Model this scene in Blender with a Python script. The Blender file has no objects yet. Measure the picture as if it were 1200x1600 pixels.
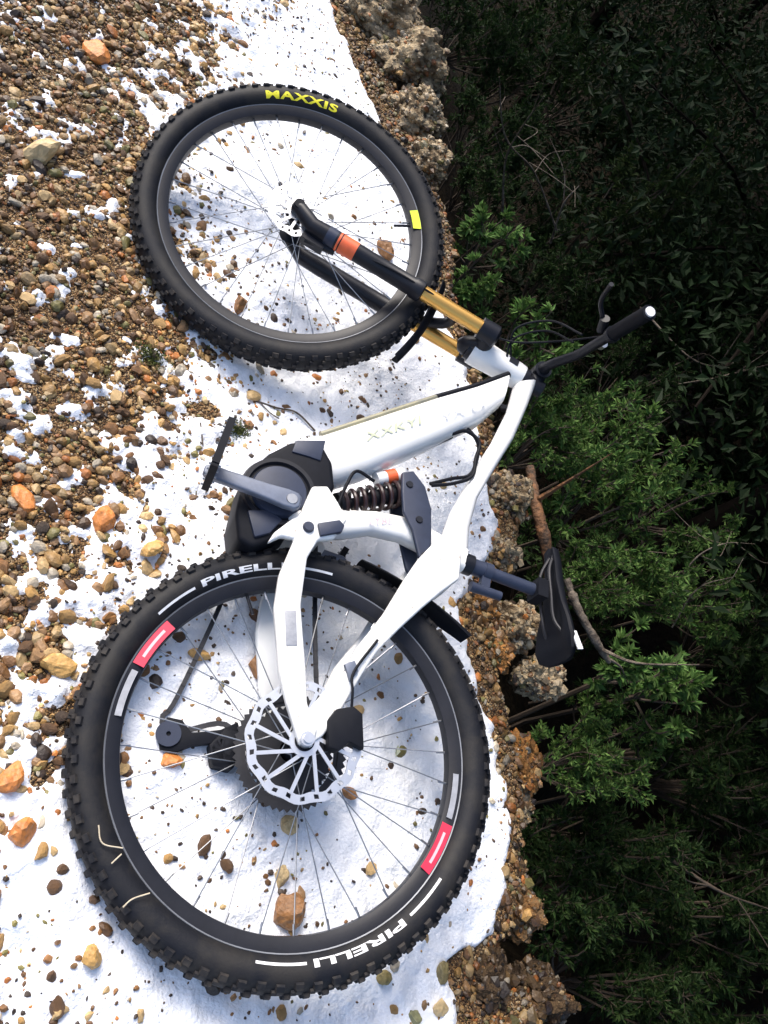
import bpy, bmesh, math, random
import numpy as np
from mathutils import Vector, Matrix
random.seed(7); RNG = np.random.default_rng(7)
SC = bpy.context.scene
COL = SC.collection
PI = math.pi

# ------------------------------------------------------------------ camera
F_PX = 1300.49                                   # focal length for a 1600 px tall picture
CW = np.array([-0.71003, -0.28595, 1.39904])
RCW = np.array([[0.82509219, 0.21533693, 0.52235322],
                [-0.05023627, -0.89289983, 0.44744409],
                [0.56276033, -0.39542371, -0.72590695]])   # camera right, down, forward
cam = bpy.data.cameras.new('camera'); camo = bpy.data.objects.new('camera', cam); COL.objects.link(camo)
cam.sensor_fit = 'VERTICAL'; cam.sensor_height = 32.0; cam.lens = F_PX / 1600 * 32.0
cam.clip_start = 0.05; cam.clip_end = 400
M = Matrix([[RCW[i][0], -RCW[i][1], -RCW[i][2], CW[i]] for i in range(3)] + [[0, 0, 0, 1]])
camo.matrix_world = M
SC.camera = camo
SC.render.resolution_x = 768; SC.render.resolution_y = 1024

# ------------------------------------------------------------------ light
SUN_EL, SUN_AZ = 42.0, 118.0                     # azimuth: direction the light comes from, degrees from +x towards +y
w = bpy.data.worlds.new('World'); SC.world = w; w.use_nodes = True
nt = w.node_tree; nt.nodes.clear()
sky = nt.nodes.new('ShaderNodeTexSky'); sky.sky_type = 'NISHITA'; sky.sun_disc = False
sky.sun_elevation = math.radians(SUN_EL); sky.sun_rotation = math.radians(90 - SUN_AZ)
sky.air_density = 1.0; sky.dust_density = 3.0; sky.ozone_density = 1.0
bg = nt.nodes.new('ShaderNodeBackground'); bg.inputs['Strength'].default_value = 0.13
wo = nt.nodes.new('ShaderNodeOutputWorld')
nt.links.new(sky.outputs[0], bg.inputs[0]); nt.links.new(bg.outputs[0], wo.inputs[0])
sl = bpy.data.lights.new('sun', 'SUN'); sl.energy = 1.5; sl.angle = math.radians(30); sl.color = (1.0, 0.95, 0.88)
so = bpy.data.objects.new('sun', sl); COL.objects.link(so)
so.rotation_euler = (math.radians(90 - SUN_EL), 0, math.radians(SUN_AZ + 90))
so.location = (0, 0, 6)
SC.view_settings.view_transform = 'Standard'; SC.view_settings.look = 'None'
SC.view_settings.gamma = 1; SC.view_settings.use_curve_mapping = False
SC.view_settings.exposure = 1.20

# ------------------------------------------------------------------ geometry of the place
LEAN = math.radians(13)
H0 = 0.1077
BX = np.array([0, 1, 0.]); BY = np.array([-math.sin(LEAN), 0, math.cos(LEAN)]); BZ = np.array([math.cos(LEAN), 0, math.sin(LEAN)])
BM = np.stack([BX, BY, BZ], 1); BO = np.array([0, 0, H0])
def at(px, py, z=0.0):
    """point of the place at height z that the photograph shows at (px, py)"""
    d = RCW @ np.array([(px - 600) / F_PX, (py - 800) / F_PX, 1.0]); s = (z - CW[2]) / d[2]
    return CW + s * d
CB = BM.T @ (CW - BO)
def bk(px, py, y=0.0):
    """(x, z) in the bicycle's own plane at lateral offset y"""
    d = BM.T @ RCW @ np.array([(px - 600) / F_PX, (py - 800) / F_PX, 1.0]); s = (y - CB[1]) / d[1]
    q = CB + s * d
    return (q[0], q[2])
WB = 1.219; HA = math.radians(65); STEER = 0.2356; OFFS = 0.044
AXD = np.array([-math.cos(HA), 0, math.sin(HA)]); PERP = np.array([math.sin(HA), 0, math.cos(HA)])
AXC = np.array([WB, 0, 0.]) - PERP * OFFS
def _rod(v):
    a = np.linalg.norm(v); k = v / a; K = np.array([[0, -k[2], k[1]], [k[2], 0, -k[0]], [-k[1], k[0], 0]])
    return np.eye(3) + math.sin(a) * K + (1 - math.cos(a)) * K @ K
SR = _rod(AXD * STEER)
def steer(V):
    return (np.asarray(V, float) - AXC) @ SR.T + AXC

# ------------------------------------------------------------------ noise
def vnoise(x, y, seed):
    r = np.random.default_rng(seed).random((257, 257))
    xi = np.floor(x).astype(int); yi = np.floor(y).astype(int); fx = x - xi; fy = y - yi
    fx = fx * fx * (3 - 2 * fx); fy = fy * fy * (3 - 2 * fy)
    a = r[xi % 256, yi % 256]; b = r[(xi + 1) % 256, yi % 256]; c = r[xi % 256, (yi + 1) % 256]; d = r[(xi + 1) % 256, (yi + 1) % 256]
    return (a * (1 - fx) + b * fx) * (1 - fy) + (c * (1 - fx) + d * fx) * fy
def fbm(x, y, s, seed, o=4):
    t = 0; amp = 0.5; n = 0
    for i in range(o):
        t = t + amp * vnoise(x / s * 2 ** i + 37.1 * i, y / s * 2 ** i + 11.7 * i, seed + i); n += amp; amp *= 0.55
    return t / n - 0.5
def sstep(a, b, x):
    t = np.clip((x - a) / (b - a), 0, 1); return t * t * (3 - 2 * t)

SNOWE = np.array([at(*p, 0.0)[:2] for p in [(700, 1700), (703, 1590), (715, 1500), (765, 1460), (790, 1310), (778, 1130), (760, 1050), (722, 940), (770, 880), (800, 810), (775, 740), (750, 560), (706, 430), (690, 330), (640, 230), (600, 140), (545, 0), (520, -70)]])
SNOWE = SNOWE[np.argsort(SNOWE[:, 1])]
EDGE = SNOWE + np.array([[0.022, 0.0]])                      # the lip of the bank: just beyond the snow, farther out where it has crumbled
EDGE = np.array([(max(x, np.interp(y, [-0.70, -0.52, -0.36, -0.30], [0.66, 0.60, 0.52, 0.0])), y) for x, y in EDGE + np.stack([0.11 * sstep(1.5, 1.9, EDGE[:, 1]), 0 * EDGE[:, 1]], -1)] + [(at(*p, -.02)[0], at(*p, -.02)[1]) for p in [(795, 985), (800, 860), (806, 780)]])
EDGE = EDGE[np.argsort(EDGE[:, 1])]
SNOWB = np.array([at(*p, 0.0)[:2] for p in [(120, 1620), (40, 1400), (120, 1250), (215, 1080), (270, 900), (340, 780), (375, 600), (370, 420), (390, 250), (415, 100), (450, 0), (470, -60)]])
SNOWB = SNOWB[np.argsort(SNOWB[:, 1])]
def xe(y): return np.interp(y, EDGE[:, 1], EDGE[:, 0])
def xs(y): return np.interp(y, SNOWE[:, 1], SNOWE[:, 0])
def xb(y): return np.interp(y, SNOWB[:, 1], SNOWB[:, 0])
def gz(x, y):
    x = np.asarray(x, float); y = np.asarray(y, float)
    z = -0.042 * np.clip(y / 1.05, -0.6, 1.6) + 0.018 * fbm(x, y, 0.5, 11) + 0.010 * fbm(x, y, 0.12, 15, 3)
    d = x - xe(y) + 0.06 * fbm(x, y, 0.25, 21, 3)
    dd = np.clip(d, 0, None)
    drop = np.where(dd < 0.9, 1.55 * dd + 0.0, 1.395 + 0.75 * (dd - 0.9))
    drop = np.where(dd > 5.5, 4.845 - 0.62 * (dd - 5.5), drop)
    drop = np.where(dd > 26, -7.9, drop)
    rough = np.clip(dd, 0, 1.5)
    z = z - drop * sstep(0, 0.10, dd) + 0.25 * rough * fbm(x, y, 0.6, 31)
    z = z + 0.9 * sstep(1.9, 6.0, -x) * (np.clip(-x - 1.9, 0, 8) * 0.35)
    return z
def snow_t(x, y):
    """thickness of the snow lying on the gravel (negative: bare)"""
    c = sstep(-0.42, 0.16, x - xb(y) + 0.25 * fbm(x, y, 0.3, 55, 3))
    t = -0.0058 + 0.0185 * c + 0.058 * fbm(x, y, 0.042, 41, 4) * (1 - 0.66 * c) + 0.012 * fbm(x, y, 0.35, 51, 3)
    e = xs(y) - x + 0.10 * fbm(x, y, 0.12, 61, 4)
    t = t - 0.03 * (1 - sstep(-0.01, 0.035, e))
    return t

# ------------------------------------------------------------------ materials
def mat(name, col, rough=0.6, metal=0.0, spec=0.5, var=0.0, vscale=20.0, bump=0.0, bscale=60.0, coat=0.0, attr=None, col2=None, emis=None, trans=0.0, bdist=0.002):
    m = bpy.data.materials.new(name); m.use_nodes = True
    n = m.node_tree.nodes; L = m.node_tree.links; b = n['Principled BSDF']
    b.inputs['Roughness'].default_value = rough; b.inputs['Metallic'].default_value = metal
    b.inputs['Specular IOR Level'].default_value = spec
    if coat: b.inputs['Coat Weight'].default_value = coat; b.inputs['Coat Roughness'].default_value = 0.08
    tc = n.new('ShaderNodeTexCoord')
    src = None
    if attr:
        a = n.new('ShaderNodeAttribute'); a.attribute_name = attr; src = a.outputs['Color']
    if var or col2:
        t = n.new('ShaderNodeTexNoise'); t.inputs['Scale'].default_value = vscale; t.inputs['Detail'].default_value = 6; t.inputs['Roughness'].default_value = 0.65
        L.new(tc.outputs['Object'], t.inputs['Vector'])
        if col2:
            r = n.new('ShaderNodeValToRGB'); r.color_ramp.elements[0].position = 0.42; r.color_ramp.elements[1].position = 0.62
            r.color_ramp.elements[0].color = (*col, 1); r.color_ramp.elements[1].color = (*col2, 1)
            L.new(t.outputs['Fac'], r.inputs[0]); src = r.outputs[0]
        else:
            mr = n.new('ShaderNodeMapRange'); mr.inputs['From Min'].default_value = 0.25; mr.inputs['From Max'].default_value = 0.75
            mr.inputs['To Min'].default_value = 1 - var; mr.inputs['To Max'].default_value = 1 + var
            L.new(t.outputs['Fac'], mr.inputs['Value'])
            mx = n.new('ShaderNodeVectorMath'); mx.operation = 'SCALE'
            if src is None:
                rgb = n.new('ShaderNodeRGB'); rgb.outputs[0].default_value = (*col, 1); src = rgb.outputs[0]
            L.new(src, mx.inputs[0]); L.new(mr.outputs[0], mx.inputs['Scale']); src = mx.outputs[0]
    if src is None: b.inputs['Base Color'].default_value = (*col, 1)
    else: L.new(src, b.inputs['Base Color'])
    if bump:
        t2 = n.new('ShaderNodeTexNoise'); t2.inputs['Scale'].default_value = bscale; t2.inputs['Detail'].default_value = 5
        L.new(tc.outputs['Object'], t2.inputs['Vector'])
        bp = n.new('ShaderNodeBump'); bp.inputs['Strength'].default_value = bump; bp.inputs['Distance'].default_value = bdist
        L.new(t2.outputs['Fac'], bp.inputs['Height']); L.new(bp.outputs[0], b.inputs['Normal'])
    if trans:
        out = n['Material Output']; tr = n.new('ShaderNodeBsdfTranslucent'); ms = n.new('ShaderNodeMixShader'); ms.inputs[0].default_value = trans
        if src is not None: L.new(src, tr.inputs['Color'])
        else: tr.inputs['Color'].default_value = (*col, 1)
        L.new(b.outputs[0], ms.inputs[1]); L.new(tr.outputs[0], ms.inputs[2]); L.new(ms.outputs[0], out.inputs[0])
    return m
MT = {}
MT['snow'] = mat('snow', (0.86, 0.88, 0.92), 0.75, spec=0.25, var=0.03, vscale=25, bump=0.9, bscale=160, bdist=0.004)
MT['dirt'] = mat('dirt', (0.055, 0.032, 0.016), 0.85, spec=0.3, col2=(0.15, 0.09, 0.045), vscale=55, bump=1.0, bscale=120, bdist=0.006)
MT['stone'] = mat('stone', (0.3, 0.2, 0.1), 0.5, spec=0.5, attr='col', var=0.38, vscale=70, bump=0.6, bscale=220, bdist=0.002)
MT['clod'] = mat('clod_earth', (0.3, 0.2, 0.1), 0.8, spec=0.3, attr='col', var=0.45, vscale=90, bump=1.0, bscale=150, bdist=0.008)
MT['rubber'] = mat('rubber', (0.007, 0.008, 0.012), 0.6, spec=0.24, col2=(0.019, 0.018, 0.018), vscale=18, bump=0.35, bscale=300, bdist=0.001)
MT['tread'] = mat('tread_rubber', (0.012, 0.013, 0.017), 0.7, spec=0.2, col2=(0.045, 0.040, 0.036), vscale=28)
MT['black'] = mat('black_alloy', (0.011, 0.012, 0.017), 0.38, spec=0.25, var=0.2, vscale=30, bump=0.05, bscale=200)
MT['matte'] = mat('matte_black', (0.007, 0.008, 0.012), 0.6, spec=0.14, var=0.25, vscale=30)
MT['slate'] = mat('slate_paint', (0.030, 0.038, 0.065), 0.45, spec=0.3, var=0.2, vscale=25)
MT['crank'] = mat('crank_alloy', (0.13, 0.15, 0.20), 0.42, metal=0.2, spec=0.5, var=0.2, vscale=40)
MT['white'] = mat('white_paint', (0.80, 0.80, 0.78), 0.28, spec=0.5, var=0.05, vscale=14, coat=0.5)
MT['whitedirt'] = mat('white_paint_spattered', (0.80, 0.80, 0.78), 0.3, spec=0.5, col2=(0.42, 0.36, 0.28), vscale=95, coat=0.4)
_e = [q for q in MT['whitedirt'].node_tree.nodes if q.type == 'VALTORGB'][0].color_ramp.elements; _e[0].position = 0.60; _e[1].position = 0.72
MT['gold'] = mat('gold_anodised', (0.72, 0.40, 0.10), 0.22, metal=0.7)
MT['orange'] = mat('orange_decal', (0.75, 0.13, 0.04), 0.4, var=0.12, vscale=60)
MT['silver'] = mat('silver_steel', (0.72, 0.72, 0.72), 0.3, metal=0.9, var=0.08, vscale=60)
MT['spoke'] = mat('spoke_steel', (0.30, 0.31, 0.33), 0.3, metal=0.8, var=0.1, vscale=60)
MT['darksteel'] = mat('dark_steel', (0.022, 0.022, 0.026), 0.5, metal=0.3, var=0.2, vscale=60)
MT['rimgrey'] = mat('rim_lip', (0.16, 0.17, 0.19), 0.45, metal=0.3, var=0.35, vscale=12)  # rim edge highlight painted in as a lighter grey
MT['red'] = mat('red_decal', (0.62, 0.03, 0.07), 0.45, var=0.15, vscale=60)
MT['pink'] = mat('faded_red_decal', (0.80, 0.45, 0.48), 0.5)
MT['yellow'] = mat('yellow_print', (0.80, 0.72, 0.02), 0.6, var=0.1, vscale=80)
MT['lime'] = mat('lime_decal', (0.65, 0.80, 0.02), 0.5)
MT['print'] = mat('white_print', (0.72, 0.73, 0.75), 0.6, var=0.12, vscale=90)
MT['greyprint'] = mat('grey_print', (0.30, 0.31, 0.34), 0.5, var=0.2, vscale=90)
MT['faint'] = mat('faint_print', (0.56, 0.57, 0.62), 0.5, var=0.2, vscale=90)
MT['olive'] = mat('olive_decal', (0.48, 0.51, 0.36), 0.5, var=0.15, vscale=40)
MT['olivetrim'] = mat('olive_trim', (0.30, 0.28, 0.18), 0.4, col2=(0.17, 0.17, 0.14), vscale=9)
MT['coil'] = mat('coil_paint', (0.030, 0.014, 0.014), 0.35, spec=0.5, var=0.3, vscale=50)
MT['bark'] = mat('bark', (0.20, 0.09, 0.035), 0.8, col2=(0.05, 0.03, 0.018), vscale=22, bump=1.0, bscale=60, bdist=0.01)
MT['deadwood'] = mat('dead_wood', (0.16, 0.13, 0.10), 0.85, col2=(0.05, 0.035, 0.025), vscale=30, bump=1.0, bscale=70, bdist=0.008)
MT['darkbark'] = mat('dark_bark', (0.014, 0.011, 0.009), 0.95, spec=0.05, var=0.35, vscale=12, bump=0.8, bscale=20, bdist=0.01)
MT['twig'] = mat('twig', (0.075, 0.055, 0.04), 0.85, var=0.35, vscale=40)
MT['leaf'] = mat('leaf', (0.06, 0.12, 0.035), 0.6, spec=0.15, attr='col', var=0.25, vscale=30, trans=0.25)
MT['moss'] = mat('moss', (0.06, 0.07, 0.02), 0.9, attr='col')
MT['straw'] = mat('straw', (0.55, 0.47, 0.34), 0.8, var=0.2, vscale=60)
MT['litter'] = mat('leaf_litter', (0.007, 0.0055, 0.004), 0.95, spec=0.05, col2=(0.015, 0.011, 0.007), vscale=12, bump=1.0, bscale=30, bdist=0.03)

def grainy(m):
    n = m.node_tree.nodes; L = m.node_tree.links; b = n['Principled BSDF']; tc = [q for q in n if q.type == 'TEX_COORD'][0]
    v = n.new('ShaderNodeTexVoronoi'); v.inputs['Scale'].default_value = 330; L.new(tc.outputs['Object'], v.inputs['Vector'])
    sp = n.new('ShaderNodeSeparateColor'); L.new(v.outputs['Color'], sp.inputs[0]); rp = n.new('ShaderNodeValToRGB'); e = rp.color_ramp.elements
    e[0].color = (0.018, 0.011, 0.007, 1); e[1].color = (0.42, 0.32, 0.19, 1); e[1].position = 1.0
    for p_, c_ in ((0.35, (0.05, 0.028, 0.014, 1)), (0.6, (0.14, 0.075, 0.03, 1)), (0.82, (0.26, 0.15, 0.06, 1))):
        q = e.new(p_); q.color = c_
    L.new(sp.outputs[0], rp.inputs[0]); L.new(rp.outputs[0], b.inputs['Base Color'])
    bp = n.new('ShaderNodeBump'); bp.inputs['Strength'].default_value = 1.0; bp.inputs['Distance'].default_value = 0.004; bp.invert = True
    L.new(v.outputs['Distance'], bp.inputs['Height']); L.new(bp.outputs[0], b.inputs['Normal'])
grainy(MT['dirt'])

# ------------------------------------------------------------------ mesh helpers
def link(name, me, parent=None, material=None):
    o = bpy.data.objects.new(name, me); COL.objects.link(o)
    if material is not None: me.materials.append(material)
    if parent is not None: o.parent = parent
    return o
def tag(o, label=None, cat=None, group=None, kind=None):
    if label: o['label'] = label
    if cat: o['category'] = cat
    if group: o['group'] = group
    if kind: o['kind'] = kind
    return o
def empty(name, loc=(0, 0, 0)):
    o = bpy.data.objects.new(name, None); COL.objects.link(o); o.location = loc; o.empty_display_size = 0.1
    return o
class MB:
    def __init__(s): s.v = []; s.f = []
    def add(s, v, f):
        k = len(s.v); s.v += [tuple(map(float, p)) for p in v]; s.f += [tuple(i + k for i in q) for q in f]
    def tube(s, path, rad, n=10, cap=True, flat=1.0):
        P = [np.array(p, float) for p in path]
        R = rad if hasattr(rad, '__len__') else [rad] * len(P)
        T = [P[min(i + 1, len(P) - 1)] - P[max(i - 1, 0)] for i in range(len(P))]
        T = [t / (np.linalg.norm(t) + 1e-12) for t in T]
        a = np.array([0, 1, 0.]) if abs(T[0][1]) < 0.9 else np.array([1, 0, 0.])
        V = []
        for p, t, r in zip(P, T, R):
            u = a - t * (a @ t); u /= np.linalg.norm(u); v = np.cross(t, u); a = u
            for k in range(n):
                q = 2 * PI * k / n; V.append(p + r * (math.cos(q) * u * flat + math.sin(q) * v))
        Fc = [(i * n + k, i * n + (k + 1) % n, (i + 1) * n + (k + 1) % n, (i + 1) * n + k) for i in range(len(P) - 1) for k in range(n)]
        if cap: Fc += [tuple(range(n - 1, -1, -1)), tuple((len(P) - 1) * n + k for k in range(n))]
        s.add(V, Fc)
    def loft(s, secs, n=20, e=2.6):
        """secs: ((x,z) front, (x,z) rear, half width y)"""
        V = []
        for a, b, h in secs:
            a = np.array(a); b = np.array(b); c = (a + b) / 2; u = (a - b) / 2
            for k in range(n):
                q = 2 * PI * k / n; cs = math.copysign(abs(math.cos(q)) ** (2 / e), math.cos(q)); sn = math.copysign(abs(math.sin(q)) ** (2 / e), math.sin(q))
                p = c + u * cs; V.append((p[0], h * sn, p[1]))
        m = len(secs)
        Fc = [(i * n + k, i * n + (k + 1) % n, (i + 1) * n + (k + 1) % n, (i + 1) * n + k) for i in range(m - 1) for k in range(n)]
        Fc += [tuple(range(n - 1, -1, -1)), tuple((m - 1) * n + k for k in range(n))]
        s.add(V, Fc)
    def lathe(s, prof, n=96, c=(0, 0, 0), a0=0, a1=2 * PI, closed_prof=True):
        """profile of (radius, y) turned about the y axis"""
        full = abs(a1 - a0 - 2 * PI) < 1e-6; m = len(prof); N = n if full else n + 1
        V = []
        for i in range(N):
            q = a0 + (a1 - a0) * i / n
            for r, y in prof: V.append((c[0] + r * math.cos(q), c[1] + y, c[2] + r * math.sin(q)))
        Fc = []
        for i in range(n):
            j = (i + 1) % N
            for k in range(m if closed_prof else m - 1):
                l = (k + 1) % m; Fc.append((i * m + k, i * m + l, j * m + l, j * m + k))
        if not full and closed_prof: Fc += [tuple(range(m)), tuple((N - 1) * m + k for k in range(m - 1, -1, -1))]
        s.add(V, Fc)
    def plate(s, outl, y0, y1, bev=0.004, seg=2):
        b = bmesh.new(); vs = [b.verts.new((x, y0, z)) for x, z in outl]; fc = b.faces.new(vs)
        r = bmesh.ops.extrude_face_region(b, geom=[fc]); nv = [g for g in r['geom'] if isinstance(g, bmesh.types.BMVert)]
        bmesh.ops.translate(b, verts=nv, vec=(0, y1 - y0, 0))
        if bev: bmesh.ops.bevel(b, geom=list(b.edges), offset=bev, segments=seg, affect='EDGES', profile=0.6, clamp_overlap=True)
        bmesh.ops.recalc_face_normals(b, faces=b.faces)
        b.verts.index_update(); s.add([v.co for v in b.verts], [[v.index for v in fc.verts] for fc in b.faces]); b.free()
    def box(s, c, u, v, w):
        c, u, v, w = (np.array(q, float) for q in (c, u, v, w))
        V = [c + a * u + b * v + d * w for a in (-1, 1) for b in (-1, 1) for d in (-1, 1)]
        s.add(V, [(0, 1, 3, 2), (4, 6, 7, 5), (0, 4, 5, 1), (2, 3, 7, 6), (0, 2, 6, 4), (1, 5, 7, 3)])
    def build(s, name, m, parent=None, xf=None, smooth=True, ang=40):
        V = np.array(s.v)
        if xf is not None: V = xf(V)
        me = bpy.data.meshes.new(name); me.from_pydata(V.tolist(), [], s.f); me.validate()
        b = bmesh.new(); b.from_mesh(me); bmesh.ops.recalc_face_normals(b, faces=b.faces); b.to_mesh(me); b.free()
        if smooth:
            me.polygons.foreach_set('use_smooth', [True] * len(me.polygons)); me.set_sharp_from_angle(angle=math.radians(ang))
        me.update()
        return link(name, me, parent, m)
def big_mesh(name, V, Fc, cols=None, smooth=False):
    me = bpy.data.meshes.new(name); V = np.asarray(V, np.float32); Fc = np.asarray(Fc, np.int32); k = Fc.shape[1]
    me.vertices.add(len(V)); me.vertices.foreach_set('co', V.ravel())
    me.loops.add(Fc.size); me.loops.foreach_set('vertex_index', Fc.ravel())
    me.polygons.add(len(Fc)); me.polygons.foreach_set('loop_start', np.arange(0, Fc.size, k, dtype=np.int32))
    me.polygons.foreach_set('use_smooth', np.full(len(Fc), smooth))
    me.update(calc_edges=True)
    if cols is not None:
        at_ = me.color_attributes.new('col', 'FLOAT_COLOR', 'POINT')
        C4 = np.ones((len(V), 4), np.float32); C4[:, :3] = cols; at_.data.foreach_set('color', C4.ravel())
    return me
def curve(pts, n=16):
    """Catmull-Rom through pts"""
    P = [np.array(p, float) for p in pts]; P = [2 * P[0] - P[1]] + P + [2 * P[-1] - P[-2]]; out = []
    for i in range(1, len(P) - 2):
        for k in range(n):
            t = k / n; a, b, c, d = P[i - 1:i + 3]
            out.append(0.5 * (2 * b + (c - a) * t + (2 * a - 5 * b + 4 * c - d) * t * t + (3 * b - a - 3 * c + d) * t ** 3))
    return out + [P[-2]]
def text_mesh(s, bold=0.0, spacing=1.0):
    cu = bpy.data.curves.new('t', 'FONT'); cu.body = s; cu.size = 1; cu.offset = bold; cu.space_character = spacing; cu.resolution_u = 3
    o = bpy.data.objects.new('t', cu); COL.objects.link(o)
    dg = bpy.context.evaluated_depsgraph_get(); me = bpy.data.meshes.new_from_object(o.evaluated_get(dg))
    b = bmesh.new(); b.from_mesh(me); bmesh.ops.triangulate(b, faces=b.faces)
    for _ in range(2):
        long = [e for e in b.edges if e.calc_length() > 0.22]
        if long: bmesh.ops.subdivide_edges(b, edges=long, cuts=1)
        bmesh.ops.triangulate(b, faces=b.faces)
    b.verts.index_update(); V = np.array([v.co[:2] for v in b.verts]); Fc = [[v.index for v in f.verts] for f in b.faces]
    b.free(); bpy.data.objects.remove(o); bpy.data.meshes.remove(me); bpy.data.curves.remove(cu)
    V[:, 0] -= V[:, 0].min(); V[:, 1] -= V[:, 1].min()
    V[:, 0] /= V[:, 0].max(); V[:, 1] /= V[:, 1].max()
    return V, Fc

# ================================================================== THE SETTING
def spaced(a, fine0, fine1, b, st, n):
    l = fine0 - np.cumsum(np.geomspace(st, st * 30, n)); r = fine1 + np.cumsum(np.geomspace(st, st * 30, n))
    l = l * 1.0; lo = fine0 - (fine0 - l) * (fine0 - a) / (fine0 - l[-1]); ro = fine1 + (r - fine1) * (b - fine1) / (r[-1] - fine1)
    return np.concatenate([lo[::-1], np.arange(fine0, fine1 + 1e-6, st), ro])
gx = spaced(-14, -1.3, 1.6, 34, 0.016, 60); gy = spaced(-14, -1.1, 3.3, 34, 0.016, 60)
GX, GY = np.meshgrid(gx, gy, indexing='ij'); GZ = gz(GX, GY)
nx, ny = GX.shape
idx = np.arange(nx * ny).reshape(nx, ny)
QF = np.stack([idx[:-1, :-1], idx[1:, :-1], idx[1:, 1:], idx[:-1, 1:]], -1).reshape(-1, 4)
me = big_mesh('ground', np.stack([GX, GY, GZ], -1).reshape(-1, 3), QF, smooth=True)
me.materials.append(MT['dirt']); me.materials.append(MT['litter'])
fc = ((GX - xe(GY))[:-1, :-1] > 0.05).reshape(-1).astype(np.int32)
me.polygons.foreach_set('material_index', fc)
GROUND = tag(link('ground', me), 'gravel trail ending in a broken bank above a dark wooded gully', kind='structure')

# snow sheet
sx = np.concatenate([np.arange(-2.6, -1.05, 0.022), np.arange(-1.05, 0.92, 0.0055)]); sy = np.concatenate([np.arange(-2.6, -0.75, 0.022), np.arange(-0.75, 3.0, 0.0055), np.arange(3.0, 5.0, 0.022)])
SX, SY = np.meshgrid(sx, sy, indexing='ij')
ST = snow_t(SX, SY); SZ = gz(SX, SY) + ST + 0.0025 * fbm(SX, SY, 0.03, 71, 3)
idx = np.arange(SX.size).reshape(SX.shape)
QF = np.stack([idx[:-1, :-1], idx[1:, :-1], idx[1:, 1:], idx[:-1, 1:]], -1).reshape(-1, 4)
keep = (ST.ravel()[QF] > -0.006).any(1)
QF = QF[keep]; used = np.unique(QF); remap = np.full(SX.size, -1); remap[used] = np.arange(len(used))
me = big_mesh('snow', np.stack([SX, SY, SZ], -1).reshape(-1, 3)[used], remap[QF], smooth=True)
me.materials.append(MT['snow'])
SNOW = tag(link('snow', me), 'thin patchy snow lying over the gravel of the trail', kind='structure')

# ------------------------------------------------------------------ stones
def ico(sub):
    b = bmesh.new(); bmesh.ops.create_icosphere(b, subdivisions=sub, radius=1); b.verts.index_update()
    V = np.array([v.co for v in b.verts]); Fc = np.array([[v.index for v in f.verts] for f in b.faces]); b.free(); return V, Fc
ICO1, ICOF1 = ico(1); ICO2, ICOF2 = ico(2); ICO3, ICOF3 = ico(3); ICO5, ICOF5 = ico(5)
def rotmats(n):
    q = RNG.normal(size=(n, 4)); q /= np.linalg.norm(q, axis=1)[:, None]; w_, x, y, z = q.T
    return np.stack([np.stack([1 - 2 * (y * y + z * z), 2 * (x * y - z * w_), 2 * (x * z + y * w_)], -1),
                     np.stack([2 * (x * y + z * w_), 1 - 2 * (x * x + z * z), 2 * (y * z - x * w_)], -1),
                     np.stack([2 * (x * z - y * w_), 2 * (y * z + x * w_), 1 - 2 * (x * x + y * y)], -1)], -2)
PAL = np.array([(0.40, 0.23, 0.075), (0.46, 0.31, 0.14), (0.20, 0.095, 0.032), (0.045, 0.028, 0.018), (0.42, 0.15, 0.035), (0.42, 0.36, 0.27), (0.20, 0.17, 0.055), (0.11, 0.055, 0.022), (0.30, 0.17, 0.075)])
def stones_mesh(name, P, S, Cc, base=(ICO1, ICOF1), flat=0.72):
    V0, F0 = base; n = len(P); k = len(V0)
    NP = 10; pn = RNG.normal(size=(n, NP, 3)).astype(np.float32); pn /= np.linalg.norm(pn, axis=2)[:, :, None]; pdist = RNG.uniform(0.55, 0.95, (n, NP)).astype(np.float32)
    J = np.ones((n, k), np.float32)
    for i in range(NP):
        dt_ = pn[:, i] @ V0.T.astype(np.float32); J = np.minimum(J, pdist[:, i:i + 1] / np.maximum(dt_, 0.05))
    J = (J * (1 + RNG.normal(size=(n, k)) * 0.035))[:, :, None] * 1.2
    A = np.stack([RNG.uniform(0.8, 1.25, n), RNG.uniform(0.65, 1.0, n), RNG.uniform(0.5, 0.85, n)], -1)
    V = V0[None] * J * A[:, None, :] * S[:, None, None]
    V = np.einsum('nij,nkj->nki', rotmats(n), V); V[:, :, 2] *= flat
    V = V + P[:, None, :]
    Fc = (F0[None] + (np.arange(n) * k)[:, None, None]).reshape(-1, 3)
    cc = np.repeat(Cc, k, 0) * (1 + RNG.normal(size=(n * k, 1)) * 0.10)
    return big_mesh(name, V.reshape(-1, 3), Fc, np.clip(cc, 0.005, 0.9))
def pick(p):
    i = RNG.choice(len(PAL), size=p[0], p=np.array(p[1]) / sum(p[1])); return PAL[i] * RNG.uniform(0.65, 1.3, (p[0], 1))
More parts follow.
